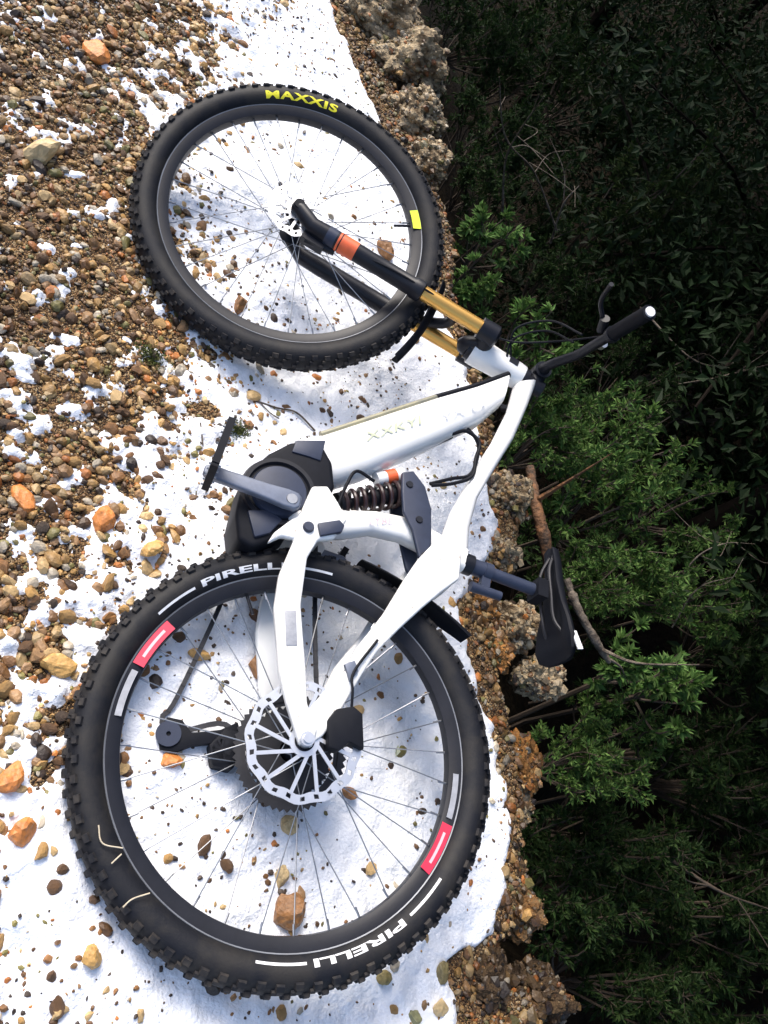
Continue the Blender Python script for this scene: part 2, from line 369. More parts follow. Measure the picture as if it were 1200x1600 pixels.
# bare gravel: everywhere, dense where the snow is thin
n = 95000
X = RNG.uniform(-1.25, 0.80, n); Y = RNG.uniform(-0.95, 3.05, n)
S = np.clip(np.exp(RNG.normal(math.log(0.0047), 0.50, n)), 0.0018, 0.015)
c = sstep(-0.20, 0.14, X - xb(Y))
keep = (RNG.random(n) > c * 0.80 * (X < xs(Y) - 0.02)) & (X < xe(Y) + 0.03)
X, Y, S = X[keep], Y[keep], S[keep]
Z = gz(X, Y) + S * RNG.uniform(0.05, 0.55, len(X))
PW = (24, 20, 14, 10, 8, 10, 8, 12, 16)
CC = pick((len(X), PW)); CC[X > xs(Y) - 0.01] *= 0.5; CC *= (0.62 + 0.38 * sstep(-0.45, -0.05, X - xb(Y) + 0.3 * fbm(X, Y, 0.3, 91, 3)))[:, None]       # stones darker along the bank and towards the far left
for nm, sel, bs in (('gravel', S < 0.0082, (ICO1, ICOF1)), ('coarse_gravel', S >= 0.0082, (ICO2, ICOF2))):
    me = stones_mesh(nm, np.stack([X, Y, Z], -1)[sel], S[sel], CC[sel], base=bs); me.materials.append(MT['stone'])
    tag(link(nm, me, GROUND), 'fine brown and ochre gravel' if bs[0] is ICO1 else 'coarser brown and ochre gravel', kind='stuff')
n = 16000                                              # the trail goes on outside the picture
X2 = RNG.uniform(-2.4, 0.95, n); Y2 = RNG.uniform(-2.5, 4.6, n); out = (X2 < -1.2) | (Y2 < -0.9) | (Y2 > 3.0)
out &= (RNG.random(n) > sstep(-0.20, 0.14, X2 - xb(Y2)) * 0.8) & (X2 < xe(Y2) + 0.03); X2, Y2 = X2[out], Y2[out]; S2 = RNG.uniform(0.006, 0.016, len(X2))
me = stones_mesh('coarse_gravel', np.stack([X2, Y2, gz(X2, Y2) + S2 * 0.3], -1), S2, pick((len(X2), PW)) * 0.8); me.materials.append(MT['stone']); tag(link('coarse_gravel', me, GROUND), 'gravel of the trail farther on', kind='stuff')
# grit sitting in the snow
n = 19000
X = RNG.uniform(-0.9, 0.75, n); Y = RNG.uniform(-0.8, 3.0, n)
lft = np.exp(-np.clip(X - xb(Y), 0, 2) / 0.35); kk = RNG.random(n) < 0.36 + 0.64 * lft; X, Y = X[kk], Y[kk]; n = len(X)
keep = (snow_t(X, Y) > 0.001) & (fbm(X, Y, 0.22, 81, 3) + RNG.uniform(-0.25, 0.25, n) > -0.03)
X, Y = X[keep], Y[keep]; S = np.clip(np.exp(RNG.normal(math.log(0.0034), 0.42, len(X))), 0.0016, 0.009)
Z = gz(X, Y) + snow_t(X, Y) + S * RNG.uniform(-0.1, 0.35, len(X))
me = stones_mesh('grit', np.stack([X, Y, Z], -1), S, pick((len(X), (6, 5, 16, 34, 4, 5, 12, 20, 6))))
me.materials.append(MT['stone'])
tag(link('grit', me, SNOW), 'dark grit scattered in the snow', kind='stuff')
# larger loose stones of the trail: pieces of the ground
protos = []
for k in range(14):
    c0 = PAL[RNG.choice(len(PAL), p=np.array(PW) / sum(PW))]
    me = stones_mesh('stone', np.zeros((1, 3)), np.array([1.0]), np.array([c0 * RNG.uniform(0.75, 1.25)]), base=(ICO2, ICOF2), flat=0.8)
    me.materials.append(MT['stone']); protos.append(me)
cnt = 0
while cnt < 270:
    px, py = random.uniform(-20, 700), random.uniform(-20, 1620)
    p = at(px, py, 0); x, y = p[0], p[1]
    c = float(sstep(-0.20, 0.14, np.array(x - xb(y))))
    if random.random() < c * 0.80 or x > xs(y): continue
    o = bpy.data.objects.new('stone', protos[random.randrange(14)]); COL.objects.link(o); o.parent = GROUND
    s = random.uniform(0.0085, 0.0165); z = float(gz(x, y)) + max(0, float(snow_t(x, y))) * 0.7
    o.location = (x, y, z + s * 0.25); o.scale = (s, s * random.uniform(0.8, 1.1), s * random.uniform(0.8, 1.1)); o.rotation_euler = (random.uniform(-.4, .4), random.uniform(-.4, .4), random.uniform(0, 6.3)); cnt += 1
# conspicuous stones
OCH, TAN, BRN, DRK, ORG = (0.50, 0.29, 0.09), (0.55, 0.40, 0.20), (0.26, 0.12, 0.04), (0.12, 0.05, 0.02), (0.55, 0.20, 0.05)
for px, py, d, c0, lab in [
    (308, 1025, 34, OCH, 'ochre stone inside the rear wheel, below the upper red rim sticker'),
    (405, 1045, 42, BRN, 'dark wet brown stone in the rear wheel tucked against the white chainstay'),
    (442, 1425, 52, BRN, 'largest brown stone inside the rear wheel, touching the bottom of the rim'),
    (265, 1190, 30, ORG, 'orange stone beside the rear derailleur cage'),
    (445, 1290, 30, TAN, 'tan stone inside the rear wheel just under the brake disc'),
    (432, 1370, 30, TAN, 'pale tan stone inside the rear wheel above the largest brown one'),
    (400, 963, 30, DRK, 'small dark stone inside the rear wheel under the top of the rim'),
    (92, 1040, 42, OCH, 'ochre stone on bare gravel left of the rear tyre'),
    (135, 1498, 36, OCH, 'single ochre stone in snow below left of the rear tyre'),
    (240, 858, 42, OCH, 'ochre stone in snow just above the rear tyre'),
    (168, 808, 38, ORG, 'orange stone left of the motor, at the edge of the snow'),
    (38, 775, 44, ORG, 'bright orange stone at the left border of the picture'),
    (385, 463, 28, BRN, 'brown stone inside the front wheel near its lower rim'),
    (615, 372, 34, BRN, 'brown stone inside the front wheel beside the lime rim sticker'),
    (70, 218, 46, TAN, 'tan stone on bare gravel left of the front tyre'),
    (165, 45, 40, ORG, 'orange stone on bare gravel near the top border'),
    (32, 1302, 38, ORG, 'orange stone at the left border beside the lower rear tyre'),
    (14, 1215, 40, ORG, 'half hidden orange stone at the left border beside the middle of the rear tyre'),
    (590, 1526, 26, (0.24, 0.19, 0.07), 'olive pebble in the snow under the white tyre lettering'),
    (676, 1572, 26, TAN, 'tan pebble in snow near the bottom border'),
    (636, 1588, 24, (0.2, 0.2, 0.1), 'grey green pebble at the bottom border'),
    (680, 1520, 22, (0.2, 0.16, 0.07), 'small olive pebble in snow close to the dark rubble at bottom'),
    (540, 1240, 22, BRN, 'small brown pebble in snow right of the brake disc'),
    (500, 180, 1, BRN, None)]:
    if lab is None: continue
    p = at(px, py, 0.005); s = d / 2 / F_PX * np.linalg.norm(p - CW) * 1.0
    me = stones_mesh('stone', np.zeros((1, 3)), np.array([s]), np.array([c0]), base=(ICO3, ICOF3), flat=0.8); me.materials.append(MT['stone'])
    o = tag(link('stone', me), lab, 'stone', 'conspicuous loose stones on the trail')
    o.location = (p[0], p[1], float(gz(p[0], p[1])) + max(0, float(snow_t(p[0], p[1]))) + s * 0.15)

# crumbled clods along the lip of the bank
LT, LB, LO, LD = (0.40, 0.31, 0.19), (0.15, 0.09, 0.04), (0.33, 0.15, 0.04), (0.06, 0.035, 0.018)
def clod(px, py, dx, dy, c0, c1, lab, z=-0.03, seed=0, light=0.5):
    p = at(px, py, z); dist = np.linalg.norm(p - CW); sx_, sy_ = dx / 2 / F_PX * dist, dy / 2 / F_PX * dist
    V = ICO5.copy(); q = V * 1.0 + seed * 3.1
    n3 = lambda f, sd: (fbm(q[:, 0] * f, q[:, 1] * f, 1.0, sd, 3) + fbm(q[:, 1] * f, q[:, 2] * f, 1.0, sd + 5, 3) + fbm(q[:, 2] * f, q[:, 0] * f, 1.0, sd + 9, 3))
    r = 1 + 0.62 * n3(1.3, 100 + seed) + 0.34 * n3(4.5, 140 + seed) + 0.10 * n3(13.0, 180)
    V = V * r[:, None] * np.array([sx_, sy_, min(sx_, sy_) * 0.9])
    f_ = np.clip(0.5 + 1.5 * n3(5.0, 210) + 1.0 * n3(16.0, 240), 0, 1)[:, None]
    cc = (np.array(c0)[None] * 0.45 * (1 - f_) + np.array(c1)[None] * (0.45 if c0 == LD else 1.0) * f_)
    me = big_mesh('clod', V, ICOF5, cc, smooth=False); me.materials.append(MT['clod'])
    o = tag(link('clod', me), lab, 'clod', 'crumbled clods along the bank edge'); o.location = p
    k = int(140 + 20000 * sx_ * sy_ * 4)
    d = RNG.normal(size=(k, 3)); d /= np.linalg.norm(d, axis=1)[:, None]; d[:, 2] = np.abs(d[:, 2]) * 1.0 - 0.15
    j = np.argmax(d @ ICO5.T, 1); P = V[j] * 0.97 + RNG.normal(size=(k, 3)) * 0.0022
    S = np.clip(np.exp(RNG.normal(math.log(0.0046), 0.62, k)), 0.0016, 0.018)
    mixc = np.where(RNG.random((k, 1)) < light, np.array(c1)[None], PAL[RNG.choice(len(PAL), size=k)])* RNG.uniform(0.2, 1.15, (k, 1)) * (0.42 if c0 == LD else 0.85)
    m2 = stones_mesh('pebbles', P, S, mixc); m2.materials.append(MT['stone']); tag(link('pebbles', m2, o), kind='stuff')
    return o
LT, LB, LO, LD = (0.40, 0.31, 0.19), (0.15, 0.09, 0.04), (0.33, 0.15, 0.04), (0.06, 0.035, 0.018)
for i, a in enumerate([
    (600, 25, 110, 90, LB, LT, 'sandy clod at the top border beside the dark gully', -0.05),
    (635, 95, 120, 100, LB, LT, 'large pale rubble clod on the bank edge above the front wheel', -0.06),
    (655, 180, 80, 90, LB, LT, 'crumbled sandy clod on the edge right of the front tyre top', -0.06),
    (665, 250, 60, 60, LB, LT, 'small clod touching the right side of the front tyre', -0.06),
    (790, 780, 70, 90, LB, LT, 'brown clod on the bank edge behind the top tube', -0.05),
    (780, 865, 60, 50, LT, LT, 'pale clod on the bank edge beside the seat post', -0.04),
    (748, 955, 60, 50, LO, LO, 'orange clod below the seat post next to the rear mudguard', -0.03),
    (800, 985, 80, 80, LB, LT, 'gravelly clod under the rear of the saddle', -0.05),
    (768, 1020, 50, 60, LO, LO, 'orange brown clod at the snow edge right of the rear tyre', -0.03),
    (835, 1062, 78, 62, LT, LT, 'pale round pebbly clod jutting out over the gully', -0.06),
    (805, 1195, 66, 90, LO, LO, 'rust coloured clod on the bank edge right of the rear wheel', -0.05),
    (800, 1255, 60, 60, LB, LT, 'brown clod on the edge under the rust coloured one', -0.06),
    (798, 1370, 50, 60, LB, LB, 'small brown clod on the bank edge right of the lower red sticker', -0.06),
    (808, 1425, 76, 70, LO, LB, 'ochre brown clod on the edge at lower right of the rear wheel', -0.05),
    (745, 1540, 90, 90, LD, LB, 'dark wet clod in the snow at the lower right', -0.03),
    (830, 1560, 120, 90, LD, LB, 'wide dark clod at the bottom right of the bank', -0.06),
    (775, 1610, 140, 70, LD, LO, 'dark rusty clod cut by the bottom border', -0.03)]):
    clod(*a[:7], z=a[7], seed=i)

# ================================================================== THE BICYCLE
BIKE = empty('mountain_bike'); tag(BIKE, 'white full suspension electric mountain bike lying on its side in the snow', 'bicycle')
BIKE.matrix_world = Matrix([[BM[i][0], BM[i][1], BM[i][2], BO[i]] for i in range(3)] + [[0, 0, 0, 1]])
RO, RT = 0.341, 0.031
def ident(V): return np.asarray(V, float)
def sidewall(r):
    return math.sqrt(max(RT * RT - (r - RO) ** 2, 1e-8))
def ring_text(s, a0, a1, r0, r1, material, parent, xf, name='lettering', bold=0.02, on='tyre', yy=0.0, spacing=1.0):
    V, Fc = text_mesh(s, bold, spacing); W = []
    for u, v in V:
        a = a0 + (a1 - a0) * u; r = r0 + (r1 - r0) * v
        y = sidewall(r) + 0.0009 if on == 'tyre' else yy
        W.append((r * math.cos(a), y, r * math.sin(a)))
    m = MB(); m.add(W, Fc); return m.build(name, material, parent, xf, smooth=False)
def ring_band(a0, a1, r0, r1, material, parent, xf, name, on='tyre', yy=0.0, n=24):
    m = MB(); P = []
    for i in range(n + 1):
        a = a0 + (a1 - a0) * i / n
        for r in (r0, r1):
            y = sidewall(r) + 0.0009 if on == 'tyre' else yy
            P.append((r * math.cos(a), y, r * math.sin(a)))
    m.add(P, [(2 * i, 2 * i + 1, 2 * i + 3, 2 * i + 2) for i in range(n)]); return m.build(name, material, parent, xf, smooth=False)
D = math.radians
def wheel(xf, front):
    # rim is the wheel's own mesh
    m = MB(); m.lathe([(0.2895, -0.011), (0.288, 0), (0.2895, 0.011), (0.300, 0.0152), (0.312, 0.0165), (0.3125, 0.0145), (0.305, 0.0125), (0.303, 0), (0.305, -0.0125), (0.3125, -0.0145), (0.312, -0.0165), (0.300, -0.0152)], 120)
    wh = m.build('wheel', MT['black'], BIKE, xf)
    m = MB(); m.lathe([(0.3115, 0.0160), (0.3140, 0.0172), (0.3150, 0.0160), (0.3130, 0.0140)], 120)
    m.lathe([(0.3115, -0.0160), (0.3140, -0.0172), (0.3150, -0.0160), (0.3130, -0.0140)], 120); m.build('rim_lip', MT['rimgrey'], wh, xf)
    m = MB(); k = 28; prof = []
    for i in range(k + 1):
        q = PI * 0.86 * (2 * i / k - 1); prof.append((RO + RT * math.cos(q) * (0.93 if abs(q) < 1.1 else 1.0), RT * math.sin(q)))
    m.lathe(prof, 128); m.build('tyre', MT['rubber'], wh, xf)
    # knobs
    m = MB(); N = 76
    for i in range(N):
        for row, (q, dl, lu, lw, hh) in enumerate([(1.06, 0, 0.0076, 0.0058, 0.0058), (-1.06, 0, 0.0076, 0.0058, 0.0058), (0.33, 0.5, 0.0062, 0.0048, 0.0046), (-0.33, 0.5, 0.0062, 0.0048, 0.0046), (0.70, 0.25, 0.0050, 0.0038, 0.0042), (-0.70, 0.75, 0.0050, 0.0038, 0.0042)]):
            a = 2 * PI * (i + dl) / N
            if row < 2 and i % 2: q *= 0.93
            e = np.array([math.cos(a), 0, math.sin(a)]); t = np.array([-math.sin(a), 0, math.cos(a)]); ny_ = math.cos(q) * e + math.sin(q) * np.array([0, 1, 0]); b_ = -math.sin(q) * e + math.cos(q) * np.array([0, 1, 0])
            c_ = e * RO + ny_ * (RT * 0.97); s_ = 0.78
            V = [c_ + sx_ * t * lu * (s_ if top else 1) + sy_ * b_ * lw * (s_ if top else 1) + ny_ * (hh if top else -0.003) for top in (0, 1) for sx_ in (-1, 1) for sy_ in (-1, 1)]
            m.add(V, [(4, 5, 7, 6), (0, 4, 6, 2), (1, 3, 7, 5), (0, 1, 5, 4), (2, 6, 7, 3)])
    tag(m.build('tread', MT['tread'], wh, xf, smooth=False), 'rows of square rubber knobs', kind='stuff')
    # hub
    hw = 0.058 if front else 0.066
    m = MB(); m.lathe([(0.006, -hw), (0.016, -hw), (0.016, -hw + 0.01), (0.028, -hw + 0.012), (0.028, -hw + 0.016), (0.014, -hw + 0.024), (0.013, hw - 0.024), (0.028, hw - 0.016), (0.028, hw - 0.012), (0.017, hw - 0.010), (0.017, hw), (0.006, hw)], 32)
    m.build('hub', MT['matte'], wh, xf)
    for i in range(32):
        a = 2 * PI * i / 32; side = 1 if i % 2 else -1; cross = 1 if (i // 2) % 2 else -1
        ah = a + cross * D(62); m = MB()
        m.tube([(0.027 * math.cos(ah), side * (hw - 0.014), 0.027 * math.sin(ah)), (0.2885 * math.cos(a), side * 0.003, 0.2885 * math.sin(a))], 0.00105, 6)
        m.tube([(0.272 * math.cos(a), side * 0.004, 0.272 * math.sin(a)), (0.2890 * math.cos(a), side * 0.003, 0.2890 * math.sin(a))], 0.002, 6)
        m.build('spoke', MT['spoke'], wh, xf)
    m = MB(); va = D(80) if front else D(-18); m.tube([(0.289 * math.cos(va), 0, 0.289 * math.sin(va)), (0.250 * math.cos(va), 0, 0.250 * math.sin(va))], 0.0032, 8); m.build('valve', MT['black'], wh, xf)
    # brake rotor
    ry = hw - 0.004 if not front else hw - 0.002
    m = MB(); rr = 0.100 if not front else 0.070
    N = 72
    for i in range(N):       # wavy braking ring with slots
        a0, a1 = 2 * PI * i / N, 2 * PI * (i + 1) / N
        o0 = rr + 0.0018 * math.sin(12 * a0); o1 = rr + 0.0018 * math.sin(12 * a1); i0 = rr - 0.016 + 0.0025 * math.sin(12 * a0); i1 = rr - 0.016 + 0.0025 * math.sin(12 * a1)
        for (ra, rb, rc, rd) in ([(o0, o1, i0, i1)] if i % 3 else [(o0, o1, o0 - 0.005, o1 - 0.005), (i0 + 0.004, i1 + 0.004, i0, i1)]):
            V = [(r * math.cos(a), ry + dy, r * math.sin(a)) for dy in (-0.001, 0.001) for r, a in ((ra, a0), (rb, a1), (rd, a1), (rc, a0))]
            m.add(V, [(0, 1, 2, 3), (7, 6, 5, 4), (0, 4, 5, 1), (2, 6, 7, 3), (1, 5, 6, 2), (0, 3, 7, 4)])
    rot = m.build('brake_disc', MT['silver'], wh, xf, smooth=False)
    m = MB()
    for i in range(12):
        a = 2 * PI * i / 12; q = 1.0 if not front else 0.62; m.box(((0.050 * q) * math.cos(a + 0.15), ry, 0.050 * q * math.sin(a + 0.15)), (0.038 * q * math.cos(a + 0.45), 0, 0.038 * q * math.sin(a + 0.45)), (0, 0.0013, 0), (-0.0032 * math.sin(a + 0.45), 0, 0.0032 * math.cos(a + 0.45)))
    m.lathe([(0.014, ry - 0.002), (0.026, ry - 0.002), (0.026, ry + 0.002), (0.014, ry + 0.002)], 40)
    m.build('disc_spider', MT['silver'], wh, xf, smooth=False)
    return wh
def xf_rear(V): return ident(V)
def xf_front(V): return steer(np.asarray(V, float) + np.array([WB, 0, 0]))
wr = wheel(xf_rear, False); wr['label'] = 'rear wheel with red rim stickers and white tyre lettering'
wf = wheel(xf_front, True); wf['label'] = 'front wheel with yellow tyre lettering'
ring_text('MAXXIS', D(-15.5), D(15.5), 0.322, 0.340, MT['yellow'], wf, xf_front, bold=0.035, spacing=1.12)
ring_band(D(74), D(83.5), 0.292, 0.313, MT['lime'], wf, xf_front, 'rim_sticker', on='rim', yy=0.0185, n=8)
for s in (0, 180):
    ring_text('PIRELLI', D(147.5 + s), D(176 + s), 0.3225, 0.334, MT['print'], wr, xf_rear, bold=0.03)
    ring_band(D(131 + s), D(145 + s), 0.325, 0.329, MT['print'], wr, xf_rear, 'tyre_stripe')
    ring_band(D(178 + s), D(192 + s), 0.325, 0.329, MT['print'], wr, xf_rear, 'tyre_stripe')
    ring_band(D(115 + s), D(132 + s), 0.2905, 0.3105, MT['red'], wr, xf_rear, 'rim_sticker', on='rim', yy=0.0178, n=16)
    ring_band(D(98 + s), D(113 + s), 0.295, 0.306, MT['greyprint'], wr, xf_rear, 'rim_print', on='rim', yy=0.0178, n=16)
    ring_band(D(118 + s), D(129 + s), 0.298, 0.303, MT['pink'], wr, xf_rear, 'sticker_print', on='rim', yy=0.0184, n=12)

# cassette, chain, derailleur
m = MB()
for i in range(12):
    r = 0.103 - 0.0072 * i - (0.008 if i > 1 else 0); y = -0.022 - 0.0034 * i; N = int(r * 2 * PI / 0.0127)
    out = []
    for k in range(N * 2): out.append((r if k % 2 else r - 0.006, 2 * PI * k / (N * 2)))
    V = [(q * math.cos(a), y + dy, q * math.sin(a)) for dy in (-0.0009, 0.0009) for q, a in out] + [((r - 0.016) * math.cos(a), y + dy, (r - 0.016) * math.sin(a)) for dy in (-0.0009, 0.0009) for q, a in out]
    n2 = N * 2; Fq = []
    for k in range(n2):
        j = (k + 1) % n2; Fq += [(k, j, n2 + j, n2 + k), (k, 2 * n2 + k, 2 * n2 + j, j), (n2 + k, n2 + j, 3 * n2 + j, 3 * n2 + k)]
    m.add(V, Fq)
m.lathe([(0.02, -0.022), (0.045, -0.022), (0.030, -0.060), (0.018, -0.062)], 32)
m.lathe([(0.02, -0.021), (0.072, -0.021), (0.072, -0.0225), (0.02, -0.0225)], 48)
m.build('cassette', MT['darksteel'], BIKE, smooth=False)
MBX = np.array(bk(447, 782, 0.07)); BBX, BBZ = 0.447, -0.012
m = MB(); m.lathe([(0.062, -0.050), (0.070, -0.050), (0.070, -0.047), (0.062, -0.047)], 60, (BBX, 0, BBZ)); 
for k in range(34):
    a = 2 * PI * k / 34; m.box((BBX + 0.0715 * math.cos(a), -0.0485, BBZ + 0.0715 * math.sin(a)), (0.003 * math.cos(a), 0, 0.003 * math.sin(a)), (0, 0.001, 0), (-0.0026 * math.sin(a), 0, 0.0026 * math.cos(a)))
for k in range(4):
    a = PI / 2 * k + 0.5; m.box((BBX + 0.04 * math.cos(a), -0.0485, BBZ + 0.04 * math.sin(a)), (0.026 * math.cos(a), 0, 0.026 * math.sin(a)), (0, 0.0016, 0), (-0.006 * math.sin(a), 0, 0.006 * math.cos(a)))
m.build('chainring', MT['darksteel'], BIKE, smooth=False)
def belt(pts, name):
    m = MB(); P = curve(pts, 10); L_ = 0
    for i in range(len(P) - 1):
        pass
    # links
    seg = np.cumsum([0] + [np.linalg.norm(P[i + 1] - P[i]) for i in range(len(P) - 1)]); tot = seg[-1]; N = int(tot / 0.0127)
    Q = [np.array([np.interp(tot * k / N, seg, [p[j] for p in P]) for j in range(3)]) for k in range(N + 1)]
    for k in range(N):
        c_ = (Q[k] + Q[k + 1]) / 2; u = (Q[k + 1] - Q[k]); u = u / np.linalg.norm(u); w_ = np.cross(u, (0, 1, 0))
        m.box(c_, u * 0.0075, (0, 0.0028 if k % 2 else 0.0018, 0), w_ * 0.0042)
    return m.build(name, MT['darksteel'], BIKE, smooth=False)
belt([(BBX, -0.0485, BBZ + 0.072), (0.25, -0.046, 0.055), (0.02, -0.043, 0.054), (-0.045, -0.043, 0.03), (-0.054, -0.043, -0.01), (-0.02, -0.044, -0.05), (0.028, -0.046, -0.088), (0.05, -0.048, -0.12), (0.035, -0.050, -0.19), (0.055, -0.050, -0.222), (0.085, -0.050, -0.2), (0.25, -0.049, -0.135), (BBX - 0.03, -0.0485, BBZ - 0.066), (BBX + 0.05, -0.0485, BBZ - 0.055), (BBX + 0.073, -0.0485, BBZ), (BBX + 0.04, -0.0485, BBZ + 0.06)], 'chain')
m = MB(); c0 = bk(262, 1148, -0.052)
m.plate([bk(*q, -0.045) for q in [(245, 1140), (262, 1120), (285, 1125), (300, 1145), (345, 1140), (372, 1128), (375, 1145), (345, 1160), (300, 1165), (275, 1175), (250, 1172)]], -0.062, -0.044, 0.002)
m.plate([bk(*q, -0.05) for q in [(325, 1165), (350, 1140), (375, 1145), (380, 1180), (360, 1205), (330, 1198)]], -0.075, -0.040, 0.004)
der = m.build('derailleur', MT['matte'], BIKE)
for q in ((262, 1148), (345, 1172)):
    x, z = bk(*q, -0.05); m = MB(); m.lathe([(0.004, -0.040), (0.0215 if q[0] < 300 else 0.017, -0.040), (0.0215 if q[0] < 300 else 0.017, -0.043), (0.004, -0.043)], 28, (x, 0, z)); m.build('jockey_wheel', MT['slate'] if q[0] < 300 else MT['black'], der)

# frame
m = MB(); DT = [((0.612, -0.002), (0.510, 0.050), 0.040), ((0.632, 0.050), (0.528, 0.092), 0.043), ((0.662, 0.105), (0.553, 0.146), 0.043), ((0.722, 0.215), (0.607, 0.232), 0.042), ((0.782, 0.325), (0.668, 0.330), 0.040), ((0.838, 0.435), (0.735, 0.433), 0.036), ((0.893, 0.530), (0.800, 0.500), 0.032)]
m.loft(DT, 28, 3.0); dt = m.build('down_tube', MT['white'], BIKE)
m = MB(); fr = [np.array(s[0]) for s in DT]
for i, (a, b) in enumerate(zip(fr[:-1], fr[1:])): pass
def strip(secs, name, material):
    P = [(np.array(a) * .968 + np.array(b) * .032, h * .58) for a, b, h in secs]
    m = MB(); m.tube(curve([(p[0], y, p[1]) for p, y in P], 6), 0.0085, 8); return m.build(name, material, dt)
strip(DT[1:5], 'trim', MT['olivetrim']); strip(DT[4:7], 'trim', MT['matte'])  # olive and black strips along the front edge of the down tube
def flat_text(s, o, u, v, y, material, parent, bold=0.01, name='lettering'):
    V, Fc = text_mesh(s, bold); o = np.array(o); u = np.array(u); v = np.array(v)
    W = []
    for a, b in V:
        q = o + u * a + v * b; W.append((q[0], y, q[1]))
    m = MB(); m.add(W, Fc); return m.build(name, material, parent, smooth=False)
flat_text('XXKYI', bk(572, 690, .0445), np.array(bk(658, 662, .0445)) - bk(572, 690, .0445), (0.022, 0.0), 0.0448, MT['olive'], dt, 0.01)
flat_text('YX O', bk(690, 658, .0425), np.array(bk(758, 634, .0425)) - bk(690, 658, .0425), (0.020, 0.0), 0.0438, MT['faint'], dt, -0.008)
m = MB(); m.loft([((0.890, 0.612), (0.872, 0.552), 0.026), ((0.815, 0.577), (0.795, 0.523), 0.022), ((0.715, 0.526), (0.700, 0.470), 0.020), ((0.628, 0.468), (0.608, 0.408), 0.020), ((0.545, 0.413), (0.500, 0.345), 0.022), ((0.470, 0.385), (0.420, 0.310), 0.024), ((0.400, 0.372), (0.372, 0.318), 0.020)], 20, 2.6)
m.build('top_tube', MT['white'], BIKE)
m = MB(); m.loft([((0.478, 0.030), (0.400, 0.025), 0.030), ((0.472, 0.105), (0.411, 0.098), 0.024), ((0.478, 0.170), (0.427, 0.158), 0.022), ((0.474, 0.228), (0.420, 0.222), 0.022), ((0.450, 0.300), (0.392, 0.290), 0.022), ((0.418, 0.372), (0.366, 0.358), 0.021)], 20, 2.8)
stb = m.build('seat_tube', MT['white'], BIKE)
flat_text('LYBE', bk(578, 818, .026), np.array(bk(614, 817, .026)) - bk(578, 818, .026), (0.018, 0.001), 0.0252, MT['pink'], stb, 0.0)
def ax(s, y=0):       # point on the steering axis, s metres along
    q = AXC + AXD * s; return (q[0], y, q[2])
m = MB(); m.tube([ax(.515), ax(.53), ax(.58), ax(.64), ax(.655)], [.036, .037, .034, .033, .031], 28)
hd = m.build('head_tube', MT['white'], BIKE)
m = MB(); b0 = ax(.618); m.box((b0[0] + 0.004, 0.0330, b0[2]), AXD * 0.012, (0, 0.0015, 0), PERP * 0.009); m.build('head_badge', MT['black'], hd)
m = MB(); m.tube([ax(.655), ax(.668)], .028, 28); m.tube([ax(.503), ax(.515)], .030, 28); m.build('headset', MT['black'], BIKE)
# motor
MO = [bk(*q, .055) for q in [(383, 740), (420, 708), (455, 690), (500, 688), (520, 722), (524, 762), (508, 790), (470, 812), (432, 842), (395, 856), (372, 842), (368, 800), (376, 768)]]
m = MB(); m.plate(MO, -0.058, 0.055, 0.010, 3); mo = m.build('motor_housing', MT['matte'], BIKE)
mc = bk(440, 762, .066)
m = MB(); m.lathe([(0.0, 0.0665), (0.030, 0.066), (0.052, 0.0625), (0.056, 0.054), (0.0, 0.05)], 48, (mc[0] - 0.004, 0, mc[1] - 0.002), closed_prof=False); m.build('motor_cover', MT['slate'], mo)
m = MB(); m.lathe([(0.057, 0.050), (0.063, 0.061), (0.071, 0.061), (0.075, 0.050)], 56, (mc[0] - 0.004, 0, mc[1] - 0.002)); m.build('cover_ring', MT['black'], mo)
m = MB(); m.plate([bk(*q, .052) for q in [(455, 708), (462, 690), (508, 690), (500, 722), (480, 715)]], 0.03, 0.0585, 0.003); m.build('motor_bracket', MT['slate'], mo)
m = MB(); m.plate([bk(*q, .052) for q in [(385, 800), (420, 800), (440, 815), (420, 836), (396, 842)]], 0.03, 0.062, 0.004); m.build('skid_plate', MT['slate'], mo)
